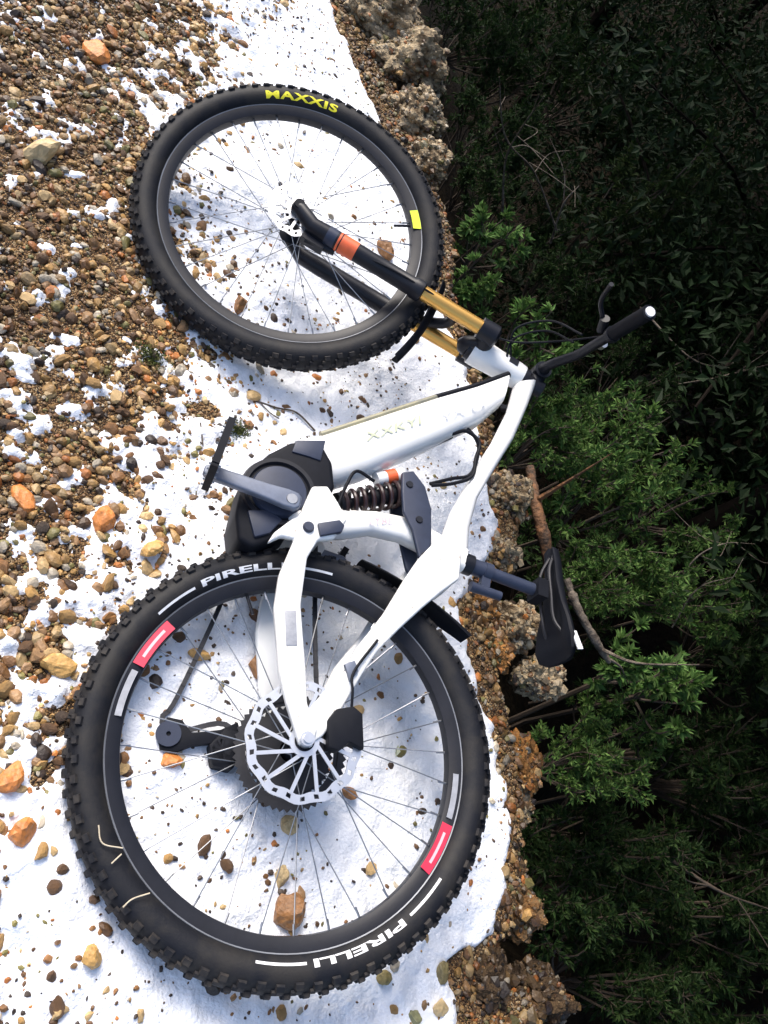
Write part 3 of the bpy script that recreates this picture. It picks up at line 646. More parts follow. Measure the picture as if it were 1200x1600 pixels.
# cranks and pedals
ce = np.array(bk(330, 738, .088)); cb = np.array(bk(455, 782, .088))
def crank(c0, c1, ys, sgn):
    m = MB(); d = (c1 - c0); Ln = np.linalg.norm(d); d = d / Ln; nrm = np.array([-d[1], d[0]])
    out = []
    for s, hw in ((-0.018, 0.010), (-0.010, 0.0175), (0.01, 0.019), (0.05, 0.0155), (Ln - 0.03, 0.0135), (Ln + 0.005, 0.0135), (Ln + 0.014, 0.008)): out.append(c0 + d * s + nrm * hw)
    for s, hw in reversed(((-0.018, 0.010), (-0.010, 0.0175), (0.01, 0.019), (0.05, 0.0155), (Ln - 0.03, 0.0135), (Ln + 0.005, 0.0135), (Ln + 0.014, 0.008))): out.append(c0 + d * s - nrm * hw)
    m.plate([tuple(q) for q in out], ys - 0.009, ys + 0.007, 0.004, 3); cr = m.build('crank_arm', MT['crank'], BIKE)
    m = MB(); m.lathe([(0.0, ys + 0.0085), (0.010, ys + 0.0085), (0.012, ys + 0.006), (0.0, ys + 0.004)], 24, (c0[0], 0, c0[1]), closed_prof=False); m.build('crank_bolt', MT['spoke'], cr)
    m = MB(); e = np.array([c1[0], ys + sgn * 0.012, c1[1]]); yv = np.array([0, sgn, 0])
    m.tube([e - yv * 0.015, e + yv * 0.10], 0.007, 12)
    pa = np.array([0.965, 0, 0.262]) if sgn > 0 else np.array([0.85, 0, 0.5]); pb = np.cross(pa, (0, 1, 0))
    pc = e + yv * 0.055
    for s in (-1, 1):
        m.box(pc + pa * s * 0.046, pa * 0.006, yv * 0.046, pb * 0.0065)
        m.box(pc + yv * s * 0.042, pa * 0.046, yv * 0.006, pb * 0.0065)
        m.box(pc + pa * s * 0.022, pa * 0.003, yv * 0.04, pb * 0.005)
    pd = m.build('pedal', MT['matte'], BIKE, smooth=False)
    m = MB()
    for s in (-1, 1):
        for k in range(5):
            for h in (-1, 1): m.tube([pc + pa * s * 0.046 + yv * (k - 2) * 0.019, pc + pa * s * 0.046 + yv * (k - 2) * 0.019 + pb * h * 0.0105], 0.0019, 6)
    tag(m.build('pins', MT['spoke'], pd), kind='stuff')
crank(cb, ce, .088, 1); crank(cb, 2 * cb - ce, -.082, -1)
# swing arm: chainstays and seat stays on both sides
YL = 0.074
CS = [bk(*q, YL) for q in [(488, 760), (512, 760), (528, 785), (543, 812), (522, 842), (497, 844), (480, 872), (470, 945), (478, 1050), (480, 1100), (496, 1140), (488, 1168), (468, 1164), (448, 1100), (436, 1050), (428, 950), (436, 898), (460, 842), (440, 838), (418, 848), (428, 832), (470, 800)]]
m = MB(); m.plate(CS, 0.060, YL + 0.003, 0.006, 3); csl = m.build('chainstay', MT['whitedirt'], BIKE)
m = MB(); m.plate(CS, -YL - 0.003, -0.060, 0.006, 3); m.build('chainstay', MT['white'], BIKE)
m = MB(); m.loft([((0.40, 0.055), (0.40, -0.03), 0.062), ((0.43, 0.055), (0.43, -0.03), 0.062)], 16, 6); m.build('chainstay_bridge', MT['white'], BIKE)
m = MB(); m.plate([bk(*q, YL) for q in [(444, 955), (462, 955), (464, 1010), (446, 1010)]], YL - 0.002, YL + 0.0045, 0.002); m.build('stay_guard', MT['greyprint'], csl)
x, z = bk(481, 825, YL); m = MB(); m.lathe([(0.0, YL + 0.010), (0.009, YL + 0.010), (0.011, YL + 0.006), (0.011, YL - 0.002)], 24, (x, 0, z), closed_prof=False); m.build('pivot_bolt', MT['slate'], csl)
m = MB(); m.plate([bk(*q, YL + .006) for q in [(496, 818), (530, 813), (538, 822), (534, 832), (500, 838)]], YL - 0.004, YL + 0.010, 0.003); m.build('speed_sensor', MT['slate'], csl)
SS = [bk(*q, 0.068) for q in [(655, 872), (676, 850), (722, 858), (718, 905), (690, 925), (660, 950), (625, 982), (590, 1018), (570, 1048), (552, 1078), (530, 1115), (505, 1150), (482, 1166), (464, 1152), (470, 1125), (500, 1088), (538, 1050), (555, 1015), (600, 958), (632, 905)]]
m = MB(); m.plate(SS, 0.052, 0.070, 0.006, 3); ssl = m.build('seatstay', MT['whitedirt'], BIKE)
m = MB(); m.plate(SS, -0.070, -0.052, 0.006, 3); m.build('seatstay', MT['white'], BIKE)
m = MB(); m.loft([((0.345, 0.320), (0.365, 0.255), 0.053), ((0.315, 0.312), (0.330, 0.250), 0.053)], 16, 6); m.build('seatstay_bridge', MT['white'], BIKE)
x, z = bk(480, 1160, .083)
m = MB(); m.lathe([(0.0, 0.088), (0.008, 0.088), (0.008, 0.084), (0.012, 0.084), (0.013, 0.072), (0.010, -0.085), (0.0, -0.085)], 28, (0.0, 0, 0.0), closed_prof=False); m.build('axle', MT['silver'], BIKE)
# rocker and shock
RK = [bk(*q, .036) for q in [(628, 738), (646, 736), (664, 760), (674, 795), (674, 850), (662, 884), (654, 870), (644, 828), (630, 800), (628, 770)]]
for s in (1, -1):
    m = MB(); m.plate(RK, min(s * 0.028, s * 0.038), max(s * 0.028, s * 0.038), 0.004, 3); rk = m.build('rocker_link', MT['slate'], BIKE)
    for q in ((640, 757), (655, 812), (664, 868)):
        x, z = bk(*q, .038); m = MB(); m.lathe([(0.0, s * 0.041), (0.007, s * 0.041), (0.009, s * 0.036)], 20, (x, 0, z), closed_prof=False); m.build('pivot_bolt', MT['black'], rk)
s0 = np.array([*bk(520, 792, 0)]); s1 = np.array([*bk(640, 768, 0)]); sd = (s1 - s0) / np.linalg.norm(s1 - s0); SL = np.linalg.norm(s1 - s0)
def sp(t, y=0): q = s0 + sd * t; return (q[0], y, q[1])
m = MB(); m.tube([sp(-.03), sp(SL * .55)], .010, 16); m.tube([sp(SL * .5), sp(SL)], .017, 18); m.tube([sp(SL * .83), sp(SL * .90)], .028, 24); m.tube([sp(.010), sp(.018)], .027, 24)
m.tube([sp(SL, -.03), sp(SL, .03)], .008, 12); m.tube([sp(-.03, -.03), sp(-.03, .03)], .008, 12)
sh = m.build('shock', MT['matte'], BIKE)
m = MB(); N = 130; turns = 6.5; pn = np.array([-sd[1], sd[0]])
path = []
for i in range(N + 1):
    t = i / N; a = 2 * PI * turns * t; q = s0 + sd * (0.018 + (SL * .83 - 0.018) * t) + pn * 0.0255 * math.cos(a); path.append((q[0], 0.0255 * math.sin(a), q[1]))
m.tube(path, 0.0048, 8); m.build('coil_spring', MT['coil'], sh)
pg = np.array(bk(612, 742, 0.01)); m = MB(); q0 = pg - sd * 0.035; q1 = pg + sd * 0.030
m.tube([(q0[0], 0, q0[1]), (q1[0], 0, q1[1])], .016, 20); m.build('shock_reservoir', MT['whitedirt'], sh)
m = MB(); q0 = pg - sd * 0.012; q1 = pg + sd * 0.012; m.tube([(q0[0], 0, q0[1]), (q1[0], 0, q1[1])], .0166, 20); m.build('reservoir_decal', MT['orange'], sh)
# hose bundle, pump on the down tube
a0, a1 = bk(618, 716, 0), bk(702, 679, 0)
m = MB(); m.tube([(a0[0] - 0.004, 0, a0[1] - 0.010), (a0[0], 0, a0[1]), (a1[0], 0, a1[1]), (a1[0] + 0.006, 0, a1[1] + 0.012)], [.006, .0115, .0115, .007], 16); m.build('pump', MT['matte'], BIKE)
for k, off in enumerate((0.0, 0.008)):
    P = [(*bk(704, 676, .012), ), bk(726, 668 + 4 * k, .012), bk(746, 690, .012), bk(746 - 6 * k, 715, .012), bk(734, 742, .012), bk(705, 748 + 5 * k, .012), bk(672, 756, .012)]
    m = MB(); m.tube(curve([(p[0] - off, 0.012 + off, p[1]) for p in P], 8), .0042, 8); m.build('hose', MT['matte'], BIKE)
m = MB(); m.tube(curve([(*bk(528, 790, .04)[:1], .04, bk(528, 790, .04)[1]), (bk(540, 760, .04)[0], .045, bk(540, 760, .04)[1]), (bk(556, 738, .04)[0], .045, bk(556, 738, .04)[1]), (bk(585, 752, .04)[0], .04, bk(585, 752, .04)[1])], 8), .0035, 8); m.build('hose', MT['matte'], BIKE)
# seat post, saddle
pd_ = np.array([-0.262, 0.965]); p0 = np.array([0.393, 0.345])
def pp(t, y=0, o=0.0): q = p0 + pd_ * t + np.array([pd_[1], -pd_[0]]) * o; return (q[0], y, q[1])
m = MB(); m.tube([pp(.0), pp(.075)], .0175, 20); m.tube([pp(.07), pp(.195)], .0135, 20); m.tube([pp(.068), pp(.085)], .0195, 20)
post = m.build('seat_post', MT['slate'], BIKE)
m = MB(); m.tube([pp(.018), pp(.040)], .0225, 20); m.build('seat_collar', MT['black'], BIKE)
m = MB(); m.tube([pp(.045, .0, -.046), pp(.115, .0, -.044)], [.011, .010], 14); m.box(pp(.075, 0, -.028), (pd_[0] * .01, 0, pd_[1] * .01), (0, .008, 0), (pd_[1] * .02, 0, -pd_[0] * .02)); m.build('tail_light', MT['slate'], BIKE)
m = MB(); m.box(pp(.20), (pd_[0] * .012, 0, pd_[1] * .012), (0, .024, 0), (.02, 0, .004)); m.build('saddle_clamp', MT['matte'], post)
# saddle shell
m = MB(); n = 18; V = []; SAD = [(0.448, 0.006, 0.600, 0.010), (0.440, 0.018, 0.603, 0.020), (0.41, 0.022, 0.604, 0.024), (0.36, 0.026, 0.600, 0.026), (0.31, 0.040, 0.594, 0.026), (0.265, 0.062, 0.588, 0.028), (0.225, 0.073, 0.585, 0.030), (0.200, 0.066, 0.584, 0.026), (0.188, 0.045, 0.583, 0.012)]
for x, hw, zt, th in SAD:
    for k in range(n):
        q = 2 * PI * k / n; cy, sz = math.cos(q), math.sin(q)
        V.append((x, hw * math.copysign(abs(cy) ** 0.75, cy), zt - th * 0.5 + th * 0.5 * sz * (1.0 if sz > 0 else 1.4 * (0.4 + 0.6 * abs(cy))) - 0.010 * cy * cy))
Fq = [(i * n + k, i * n + (k + 1) % n, (i + 1) * n + (k + 1) % n, (i + 1) * n + k) for i in range(len(SAD) - 1) for k in range(n)] + [tuple(range(n)), tuple((len(SAD) - 1) * n + k for k in range(n))]
m.add(V, Fq); sad = m.build('saddle', MT['matte'], BIKE)
for s in (-1, 1):
    m = MB(); m.tube(curve([(0.425, s * .008, .585), (0.385, s * .018, .562), (0.33, s * .022, .555), (0.27, s * .022, .553), (0.225, s * .038, .572)], 6), .0036, 8); m.build('saddle_rail', MT['darksteel'], sad)
m = MB(); lx, lz = bk(862, 1000, .05); m.box((0.212, 0.0715, 0.566), (0.020, -0.004, -0.002), (0.0003, 0.0016, 0), (0, 0.001, 0.005)); m.build('saddle_label', MT['print'], sad)
# mudguards
def guard(a0, a1, r, hw, cx, xf, name, lift=0.0):
    m = MB(); P = []; n = 14; k = 9
    for j in (0, 1):
        for i in range(n + 1):
            a = a0 + (a1 - a0) * i / n; e = np.array([math.cos(a), 0, math.sin(a)]); taper = 1 - 0.55 * (i / n) ** 2.0
            for q in range(k):
                t = 2 * q / (k - 1) - 1; p = e * (r + lift * (i / n) ** 2 - 0.016 * t * t + (0.002 if j else 0)) + np.array([cx, t * hw * taper, 0]); P.append(p)
    S_ = (n + 1) * k; Fq = []
    for i in range(n):
        for q in range(k - 1):
            b_ = i * k + q; Fq += [(b_, b_ + 1, b_ + k + 1, b_ + k), (S_ + b_, S_ + b_ + k, S_ + b_ + k + 1, S_ + b_ + 1)]
    for i in range(n): Fq += [(i * k, i * k + k, S_ + i * k + k, S_ + i * k), (i * k + k - 1, S_ + i * k + k - 1, S_ + i * k + 2 * k - 1, i * k + 2 * k - 1)]
    for q in range(k - 1): Fq += [(q, S_ + q, S_ + q + 1, q + 1), (n * k + q, n * k + q + 1, S_ + n * k + q + 1, S_ + n * k + q)]
    m.add(P, Fq); return m.build(name, MT['matte'], BIKE, xf)
guard(D(20), D(58), 0.386, 0.044, 0, None, 'mudguard', 0.045)
# fork
LEGU = np.array([1.168, 0, 0.051]); 
def leg(s, y): q = LEGU + AXD * s; return (q[0], y, q[2])
for s in (1, -1):
    y = s * 0.066
    m = MB(); m.tube([(1.222, y, -0.012), (1.214, y, 0.004), leg(-.02, y), leg(.03, y), leg(.15, y), leg(.245, y), leg(.25, y), leg(.272, y), leg(.275, y)], [.013, .018, .0205, .022, .0215, .0225, .0255, .0255, .021], 24)
    lg = m.build('fork_lower', MT['black'], BIKE, steer)
    m = MB(); m.lathe([(0.0, y + s * .016), (0.012, y + s * .016), (0.017, y), (0.012, y - s * .012), (0.0, y - s * .012)], 20, (WB, 0, 0), closed_prof=False); m.build('axle_clamp', MT['matte'], lg, steer)
    if s > 0:
        m = MB(); m.tube([leg(.055, y), leg(.095, y)], .0225, 24); m.build('fork_decal', MT['orange'], lg, steer)
        m = MB(); m.tube([leg(.018, y), leg(.042, y)], .0224, 24); m.build('fork_decal', MT['slate'], lg, steer)
        m = MB(); m.tube([leg(.047, y), leg(.052, y)], .0225, 24); m.build('fork_decal', MT['orange'], lg, steer)
    m = MB(); m.tube([leg(.26, y), leg(.45, y)], .0182, 24); m.build('stanchion', MT['gold'], BIKE, steer)
m = MB(); A = []
for t in np.linspace(-1, 1, 15):
    q = LEGU + AXD * (.255 + .115 * (1 - abs(t) ** 2.6)) + PERP * (0.022 * (1 - t * t)); A.append((q[0], t * 0.066, q[2]))
m.tube(A, [.013] * 15, 12); m.build('fork_arch', MT['black'], BIKE, steer)
m = MB()
for s in (1, -1): m.tube([leg(.432, s * .066), leg(.475, s * .066), leg(.482, s * .066)], [.0265, .0265, .018], 22)
cp = [leg(.455, -.066), (np.array(leg(.462, -.03)) + np.array(ax(.49)) - np.array(leg(.462, 0)) * 1) * 0 + np.array([*(np.array(leg(.462, -.03)) - PERP * .012)]), np.array(ax(.495)), np.array([*(np.array(leg(.462, .03)) - PERP * .012)]), leg(.455, .066)]
m.tube(curve(cp, 6), .021, 16); m.build('fork_crown', MT['black'], BIKE, steer)
def xfg(V): return xf_front(V)
guard(D(106), D(141), 0.392, 0.034, 0, xfg, 'mudguard', 0.02)
# front brake caliper + hoses
m = MB(); m.box((1.150, 0.048, 0.040), AXD * .028, (0, .014, 0), PERP * .014); m.tube([(1.13, .05, .09), (1.15, .05, .02)], .010, 10); m.build('brake_caliper', MT['black'], BIKE, steer)
m = MB(); m.tube(curve([(1.14, .05, .07), (1.10, .085, .18), (1.05, .085, .30), (1.0, .06, .42), (0.97, .05, .52), (0.96, .10, .62), (0.93, .22, .70)], 8), .0026, 8); m.build('brake_hose', MT['matte'], BIKE, steer)
# stem, handlebar
m = MB(); m.tube([ax(.668), ax(.715)], .0205, 20); sc_ = np.array(ax(.692)); bc = sc_ + PERP * 0.038
m.tube([sc_, bc], [.019, .021], 16); m.tube([bc - np.array([0, .027, 0]), bc + np.array([0, .027, 0])], .0215, 18)
st_ = m.build('stem', MT['black'], BIKE, steer)
m = MB(); BP = []
for t in np.linspace(-1, 1, 33):
    a = abs(t); q = bc + np.array([-0.030 * max(0, a - .15) ** 1.2, t * 0.390, 0.036 * float(sstep(0.10, 0.36, np.array(a))) + 0.030 * max(0, a - .3)]); BP.append(q)
m.tube(BP, [.0155 if abs(t) < .12 else .0118 for t in np.linspace(-1, 1, 33)], 14); hb = m.build('handlebar', MT['black'], BIKE, steer)
for s in (1, -1):
    idx_ = [i for i, t in enumerate(np.linspace(-1, 1, 33)) if s * t > 0.66]
    m = MB(); m.tube([BP[i] for i in idx_], [.0165] * len(idx_), 14); m.build('grip', MT['matte'], BIKE, steer)
    e = BP[-1] if s > 0 else BP[0]; m = MB(); m.tube([e - np.array([0, s * .004, 0]), e + np.array([0, s * .004, 0])], .0110, 14); m.build('bar_end_cap', MT['print'], BIKE, steer)
    q = BP[27 if s > 0 else 5]; m = MB()
    m.tube([q + np.array([0, -s * .012, 0]), q + np.array([0, s * .0, 0])], .0185, 14)
    m.tube([q + np.array([.02, -s * .03, -.012]), q + np.array([.03, s * .005, -.022])], .011, 10)
    m.tube(curve([q + np.array([.035, -s * .0, -.025]), q + np.array([.055, s * .03, -.045]), q + np.array([.06, s * .09, -.055])], 5), .0055, 8); m.build('brake_lever', MT['black'], BIKE, steer)
m = MB(); q = BP[24]; m.tube([q + np.array([0.004, -.004, 0.016]), q + np.array([0.004, .010, 0.018])], .012, 14); m.build('remote_clamp', MT['silver'], BIKE, steer)
for k in range(3):
    y0_ = (.20, .16, -.2)[k]; m = MB()
    m.tube(curve([(bc[0] + .01, y0_, bc[2] + .01), (bc[0] + .085 - .015 * k, y0_ * .55, bc[2] - .02), (bc[0] + .075 - .02 * k, y0_ * .2 + .02, bc[2] - .09), (0.925, .02 + .004 * k, .54 - .015 * k)], 8), .0026, 8); m.build('cable', MT['matte'], BIKE, steer)
# rear caliper and hose
m = MB(); m.plate([bk(*q, .075) for q in [(512, 1168), (512, 1125), (525, 1108), (552, 1104), (566, 1116), (568, 1172), (545, 1160), (530, 1174)]], 0.048, 0.080, 0.004); cal = m.build('brake_caliper', MT['matte'], BIKE)
m = MB(); m.plate([bk(*q, .08) for q in [(540, 1036), (556, 1030), (562, 1048), (548, 1064)]], 0.066, 0.076, 0.002); m.build('hose_guide', MT['crank'], BIKE)
m = MB(); m.tube(curve([(bk(549, 1112, .074)[0], .074, bk(549, 1112, .074)[1]), (bk(551, 1080, .08)[0], .080, bk(551, 1080, .08)[1]), (bk(553, 1050, .078)[0], .078, bk(553, 1050, .078)[1]), (bk(590, 1000, .074)[0], .074, bk(590, 1000, .074)[1])], 6), .0026, 8); m.build('brake_hose', MT['matte'], BIKE)

# ================================================================== VEGETATION
def leaves(P, Dn, Ln, Wd, Cc):
    """folded pointed leaves: base P, direction Dn, length, width; returns V, F, colours"""
    n = len(P); up = RNG.normal(size=(n, 3)) * 0.5 + np.array([0, 0, 1.0]); sd = np.cross(Dn, up); sd /= np.linalg.norm(sd, axis=1)[:, None] + 1e-9
    nr = np.cross(sd, Dn)
    tip = P + Dn * Ln[:, None] - nr * (Ln * 0.18)[:, None] * RNG.uniform(-0.3, 1, (n, 1)); mid = P + Dn * (Ln * 0.45)[:, None]
    a = mid + sd * (Wd * .5)[:, None] + nr * (Wd * .18)[:, None]; b = mid - sd * (Wd * .5)[:, None] + nr * (Wd * .18)[:, None]
    V = np.stack([P, a, tip, b], 1).reshape(-1, 3); k = np.arange(n)[:, None] * 4
    Fc = np.concatenate([k + np.array([[0, 1, 2]]), k + np.array([[0, 2, 3]])], 0)
    return V, Fc, np.repeat(Cc, 4, 0)
def unit(v): return v / (np.linalg.norm(v, axis=-1, keepdims=True) + 1e-9)
def shrub_mesh(h, r, n_stem, n_sprig, n_leaf, ll, lw, c0, c1, spread=1.0, seed=1):
    """woody stems and rosettes of leaves; local, base at origin"""
    rs = np.random.default_rng(seed); m = MB(); tips = []
    for i in range(n_stem):
        a = rs.uniform(0, 6.28); rr = r * math.sqrt(rs.random()) * spread; top = np.array([rr * math.cos(a), rr * math.sin(a), h * rs.uniform(0.55, 1.0) * (1 - 0.35 * (rr / r) ** 2)])
        b = np.array([top[0] * .12, top[1] * .12, 0]); md = (b + top) / 2 + rs.normal(size=3) * 0.08 * h + np.array([top[0], top[1], 0]) * .12
        P = curve([b, md, top], 5); m.tube(P, np.linspace(0.0065, 0.0018, len(P)) * (h / .6) ** .5, 5, cap=False)
        tips.append(P)
    P0 = []; D0 = []
    for i in range(n_sprig):
        P = tips[rs.integers(n_stem)]; t = rs.uniform(0.30, 1.0) ** 0.7; j = min(int(t * (len(P) - 1)), len(P) - 2); base = P[j] + (P[j + 1] - P[j]) * rs.random()
        d = unit(rs.normal(size=3) + np.array([0, 0, 0.9]) + unit(base * np.array([1, 1, 0])) * .7); ln = rs.uniform(0.3, 1.0) * 0.28 * r
        m.tube([base, base + d * ln], [0.0016, 0.0009], 4, cap=False)
        k = n_leaf; tt = rs.uniform(0.25, 1.0, k); pos = base + d[None] * (ln * tt)[:, None]
        q = unit(rs.normal(size=(k, 3))); q = unit(q - d[None] * (q @ d)[:, None]); dd = unit(q * 0.9 + d[None] * (0.35 + 0.8 * tt)[:, None]); P0.append(pos); D0.append(dd)
    P0 = np.concatenate(P0); D0 = np.concatenate(D0); n = len(P0)
    f = rs.random((n, 1)); cc = (np.array(c0)[None] * (1 - f) + np.array(c1)[None] * f) * rs.uniform(0.6, 1.3, (n, 1))
    V, Fc, C_ = leaves(P0, D0, ll * rs.uniform(.6, 1.25, n), lw * rs.uniform(.7, 1.2, n), cc)
    me = big_mesh('foliage', V, Fc, C_, smooth=False); me.materials.append(MT['leaf'])
    sm = bpy.data.meshes.new('stems'); sm.from_pydata(m.v and [tuple(v) for v in m.v], [], m.f); sm.materials.append(MT['twig'])
    return sm, me
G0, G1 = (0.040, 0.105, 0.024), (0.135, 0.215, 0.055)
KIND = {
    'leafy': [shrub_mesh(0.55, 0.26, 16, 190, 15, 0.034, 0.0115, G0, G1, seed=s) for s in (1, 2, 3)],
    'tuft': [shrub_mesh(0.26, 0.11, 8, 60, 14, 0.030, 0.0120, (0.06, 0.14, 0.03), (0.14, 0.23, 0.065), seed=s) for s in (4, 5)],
    'dark': [shrub_mesh(0.9, 0.42, 18, 300, 14, 0.045, 0.014, (0.014, 0.038, 0.010), (0.036, 0.064, 0.018), seed=s) for s in (6, 7, 8)],  # gully shade put into these leaves as a darker green
    'tall': [shrub_mesh(1.5, 0.34, 12, 300, 14, 0.042, 0.015, (0.028, 0.055, 0.014), (0.06, 0.085, 0.028), spread=.8, seed=s) for s in (9,)],
}
def shrub(kind, k, px, py, z, sc, lab, group, rot=0.0):
    """crown centre near (px, py) at height z"""
    st_m, fo_m = KIND[kind][k % len(KIND[kind])]; h = {'leafy': .55, 'tuft': .26, 'dark': .9, 'tall': 1.5}[kind] * sc
    p = at(px, py, z); base = float(gz(p[0], p[1])); zb = z - h * 0.55
    o = empty({'leafy': 'leafy_shrub', 'tuft': 'leafy_sprig', 'dark': 'dark_shrub', 'tall': 'sapling'}[kind], (p[0], p[1], zb)); o.scale = (sc,) * 3; o.rotation_euler = (random.uniform(-.12, .12), random.uniform(-.12, .12), rot)
    link('stems', st_m, o); link('foliage', fo_m, o); tag(o, lab, 'shrub' if kind != 'tall' else 'sapling', group)
    if zb > base + 0.02:      # a bare stem down to the bank
        m = MB(); b_ = (base - zb - 0.05) / sc; m.tube([(0, 0, b_), (0.03, 0.02, b_ * .5), (0, 0, 0.05)], [0.010, 0.008, 0.007], 6); s = m.build('lower_stem', MT['twig'], o)
    return o
NEAR = 'green shrubs growing on the bank beyond the trail edge'; FAR = 'dark shrubs down in the gully'
for i, (kd, px, py, z, sc, lab) in enumerate([
    ('tuft', 775, 375, -0.10, 1.05, 'small bright sprig beside the fork between tyre and fork stanchion'),
    ('tuft', 740, 440, -0.12, 0.9, 'low green sprig touching the right side of the front tyre'),
    ('tuft', 835, 540, -0.10, 1.15, 'bright sprig just above the head tube'),
    ('leafy', 905, 650, -0.20, 0.80, 'green shrub right of the stem, below the handlebar'),
    ('leafy', 850, 690, -0.22, 0.62, 'low green shrub touching the top tube'),
    ('leafy', 985, 690, -0.32, 0.95, 'green shrub right of the stem with a few grey dead tips'),
    ('leafy', 960, 790, -0.30, 0.95, 'fullest green shrub, right of the brown broken branch'),
    ('leafy', 1010, 880, -0.38, 0.85, 'green shrub level with the saddle at right'),
    ('leafy', 930, 900, -0.34, 0.60, 'green shrub just behind the saddle'),
    ('leafy', 1080, 780, -0.55, 1.0, 'half shaded green shrub near the right border'),
    ('tuft', 1000, 1045, -0.28, 1.25, 'bright rosette of leaves at the end of the grey dead branch'),
    ('tuft', 1060, 1070, -0.32, 1.3, 'second bright rosette, right of the grey dead branch'),
    ('leafy', 985, 1150, -0.48, 0.75, 'green shrub below the two bright rosettes'),
    ('leafy', 900, 1190, -0.48, 0.62, 'darker green shrub right of the rust coloured clod'),
    ('leafy', 1110, 930, -0.60, 0.85, 'thin shrub with bare arching twigs by the right border')]):
    shrub(kd, i, px, py, z, sc, lab, NEAR, rot=i * 1.3)
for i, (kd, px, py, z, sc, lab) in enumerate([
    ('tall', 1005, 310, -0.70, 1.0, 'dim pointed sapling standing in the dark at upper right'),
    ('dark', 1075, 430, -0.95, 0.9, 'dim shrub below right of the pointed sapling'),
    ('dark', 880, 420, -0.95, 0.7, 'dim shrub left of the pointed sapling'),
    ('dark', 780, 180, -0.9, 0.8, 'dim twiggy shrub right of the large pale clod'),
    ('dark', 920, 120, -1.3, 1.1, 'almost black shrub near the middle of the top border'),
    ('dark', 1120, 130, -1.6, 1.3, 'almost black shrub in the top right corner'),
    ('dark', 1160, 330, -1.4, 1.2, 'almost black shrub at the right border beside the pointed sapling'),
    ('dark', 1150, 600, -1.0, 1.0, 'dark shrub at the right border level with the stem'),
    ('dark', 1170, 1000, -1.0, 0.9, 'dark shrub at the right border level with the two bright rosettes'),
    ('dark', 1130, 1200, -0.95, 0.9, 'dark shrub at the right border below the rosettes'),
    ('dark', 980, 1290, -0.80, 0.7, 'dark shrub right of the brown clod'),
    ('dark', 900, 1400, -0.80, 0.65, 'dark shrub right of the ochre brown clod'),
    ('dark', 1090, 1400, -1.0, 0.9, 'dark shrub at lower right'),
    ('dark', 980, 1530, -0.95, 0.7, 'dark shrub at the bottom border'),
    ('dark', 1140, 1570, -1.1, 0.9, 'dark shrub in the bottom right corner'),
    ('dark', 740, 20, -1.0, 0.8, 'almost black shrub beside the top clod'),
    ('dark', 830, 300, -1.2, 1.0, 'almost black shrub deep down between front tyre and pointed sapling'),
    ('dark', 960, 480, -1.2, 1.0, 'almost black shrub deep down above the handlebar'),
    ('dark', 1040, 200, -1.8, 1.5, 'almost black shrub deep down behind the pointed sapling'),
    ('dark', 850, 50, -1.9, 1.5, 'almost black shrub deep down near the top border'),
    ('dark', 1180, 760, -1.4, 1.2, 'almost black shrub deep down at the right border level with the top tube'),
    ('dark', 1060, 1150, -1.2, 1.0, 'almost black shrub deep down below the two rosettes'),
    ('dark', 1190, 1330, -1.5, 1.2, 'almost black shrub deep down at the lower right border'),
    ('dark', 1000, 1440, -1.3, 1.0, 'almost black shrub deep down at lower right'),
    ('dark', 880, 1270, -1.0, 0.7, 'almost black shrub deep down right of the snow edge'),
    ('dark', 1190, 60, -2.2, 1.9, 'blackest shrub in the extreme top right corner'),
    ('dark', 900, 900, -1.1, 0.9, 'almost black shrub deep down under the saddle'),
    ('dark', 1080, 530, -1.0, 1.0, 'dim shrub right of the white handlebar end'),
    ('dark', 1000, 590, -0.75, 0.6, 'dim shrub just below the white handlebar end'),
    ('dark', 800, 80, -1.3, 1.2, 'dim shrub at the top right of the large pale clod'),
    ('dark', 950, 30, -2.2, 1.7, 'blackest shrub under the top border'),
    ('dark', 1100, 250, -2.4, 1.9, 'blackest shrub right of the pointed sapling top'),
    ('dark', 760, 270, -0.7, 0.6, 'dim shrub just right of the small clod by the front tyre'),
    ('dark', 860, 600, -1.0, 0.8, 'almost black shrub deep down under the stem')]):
    shrub(kd, i, px, py, z, sc, lab, FAR, rot=i * 2.1)

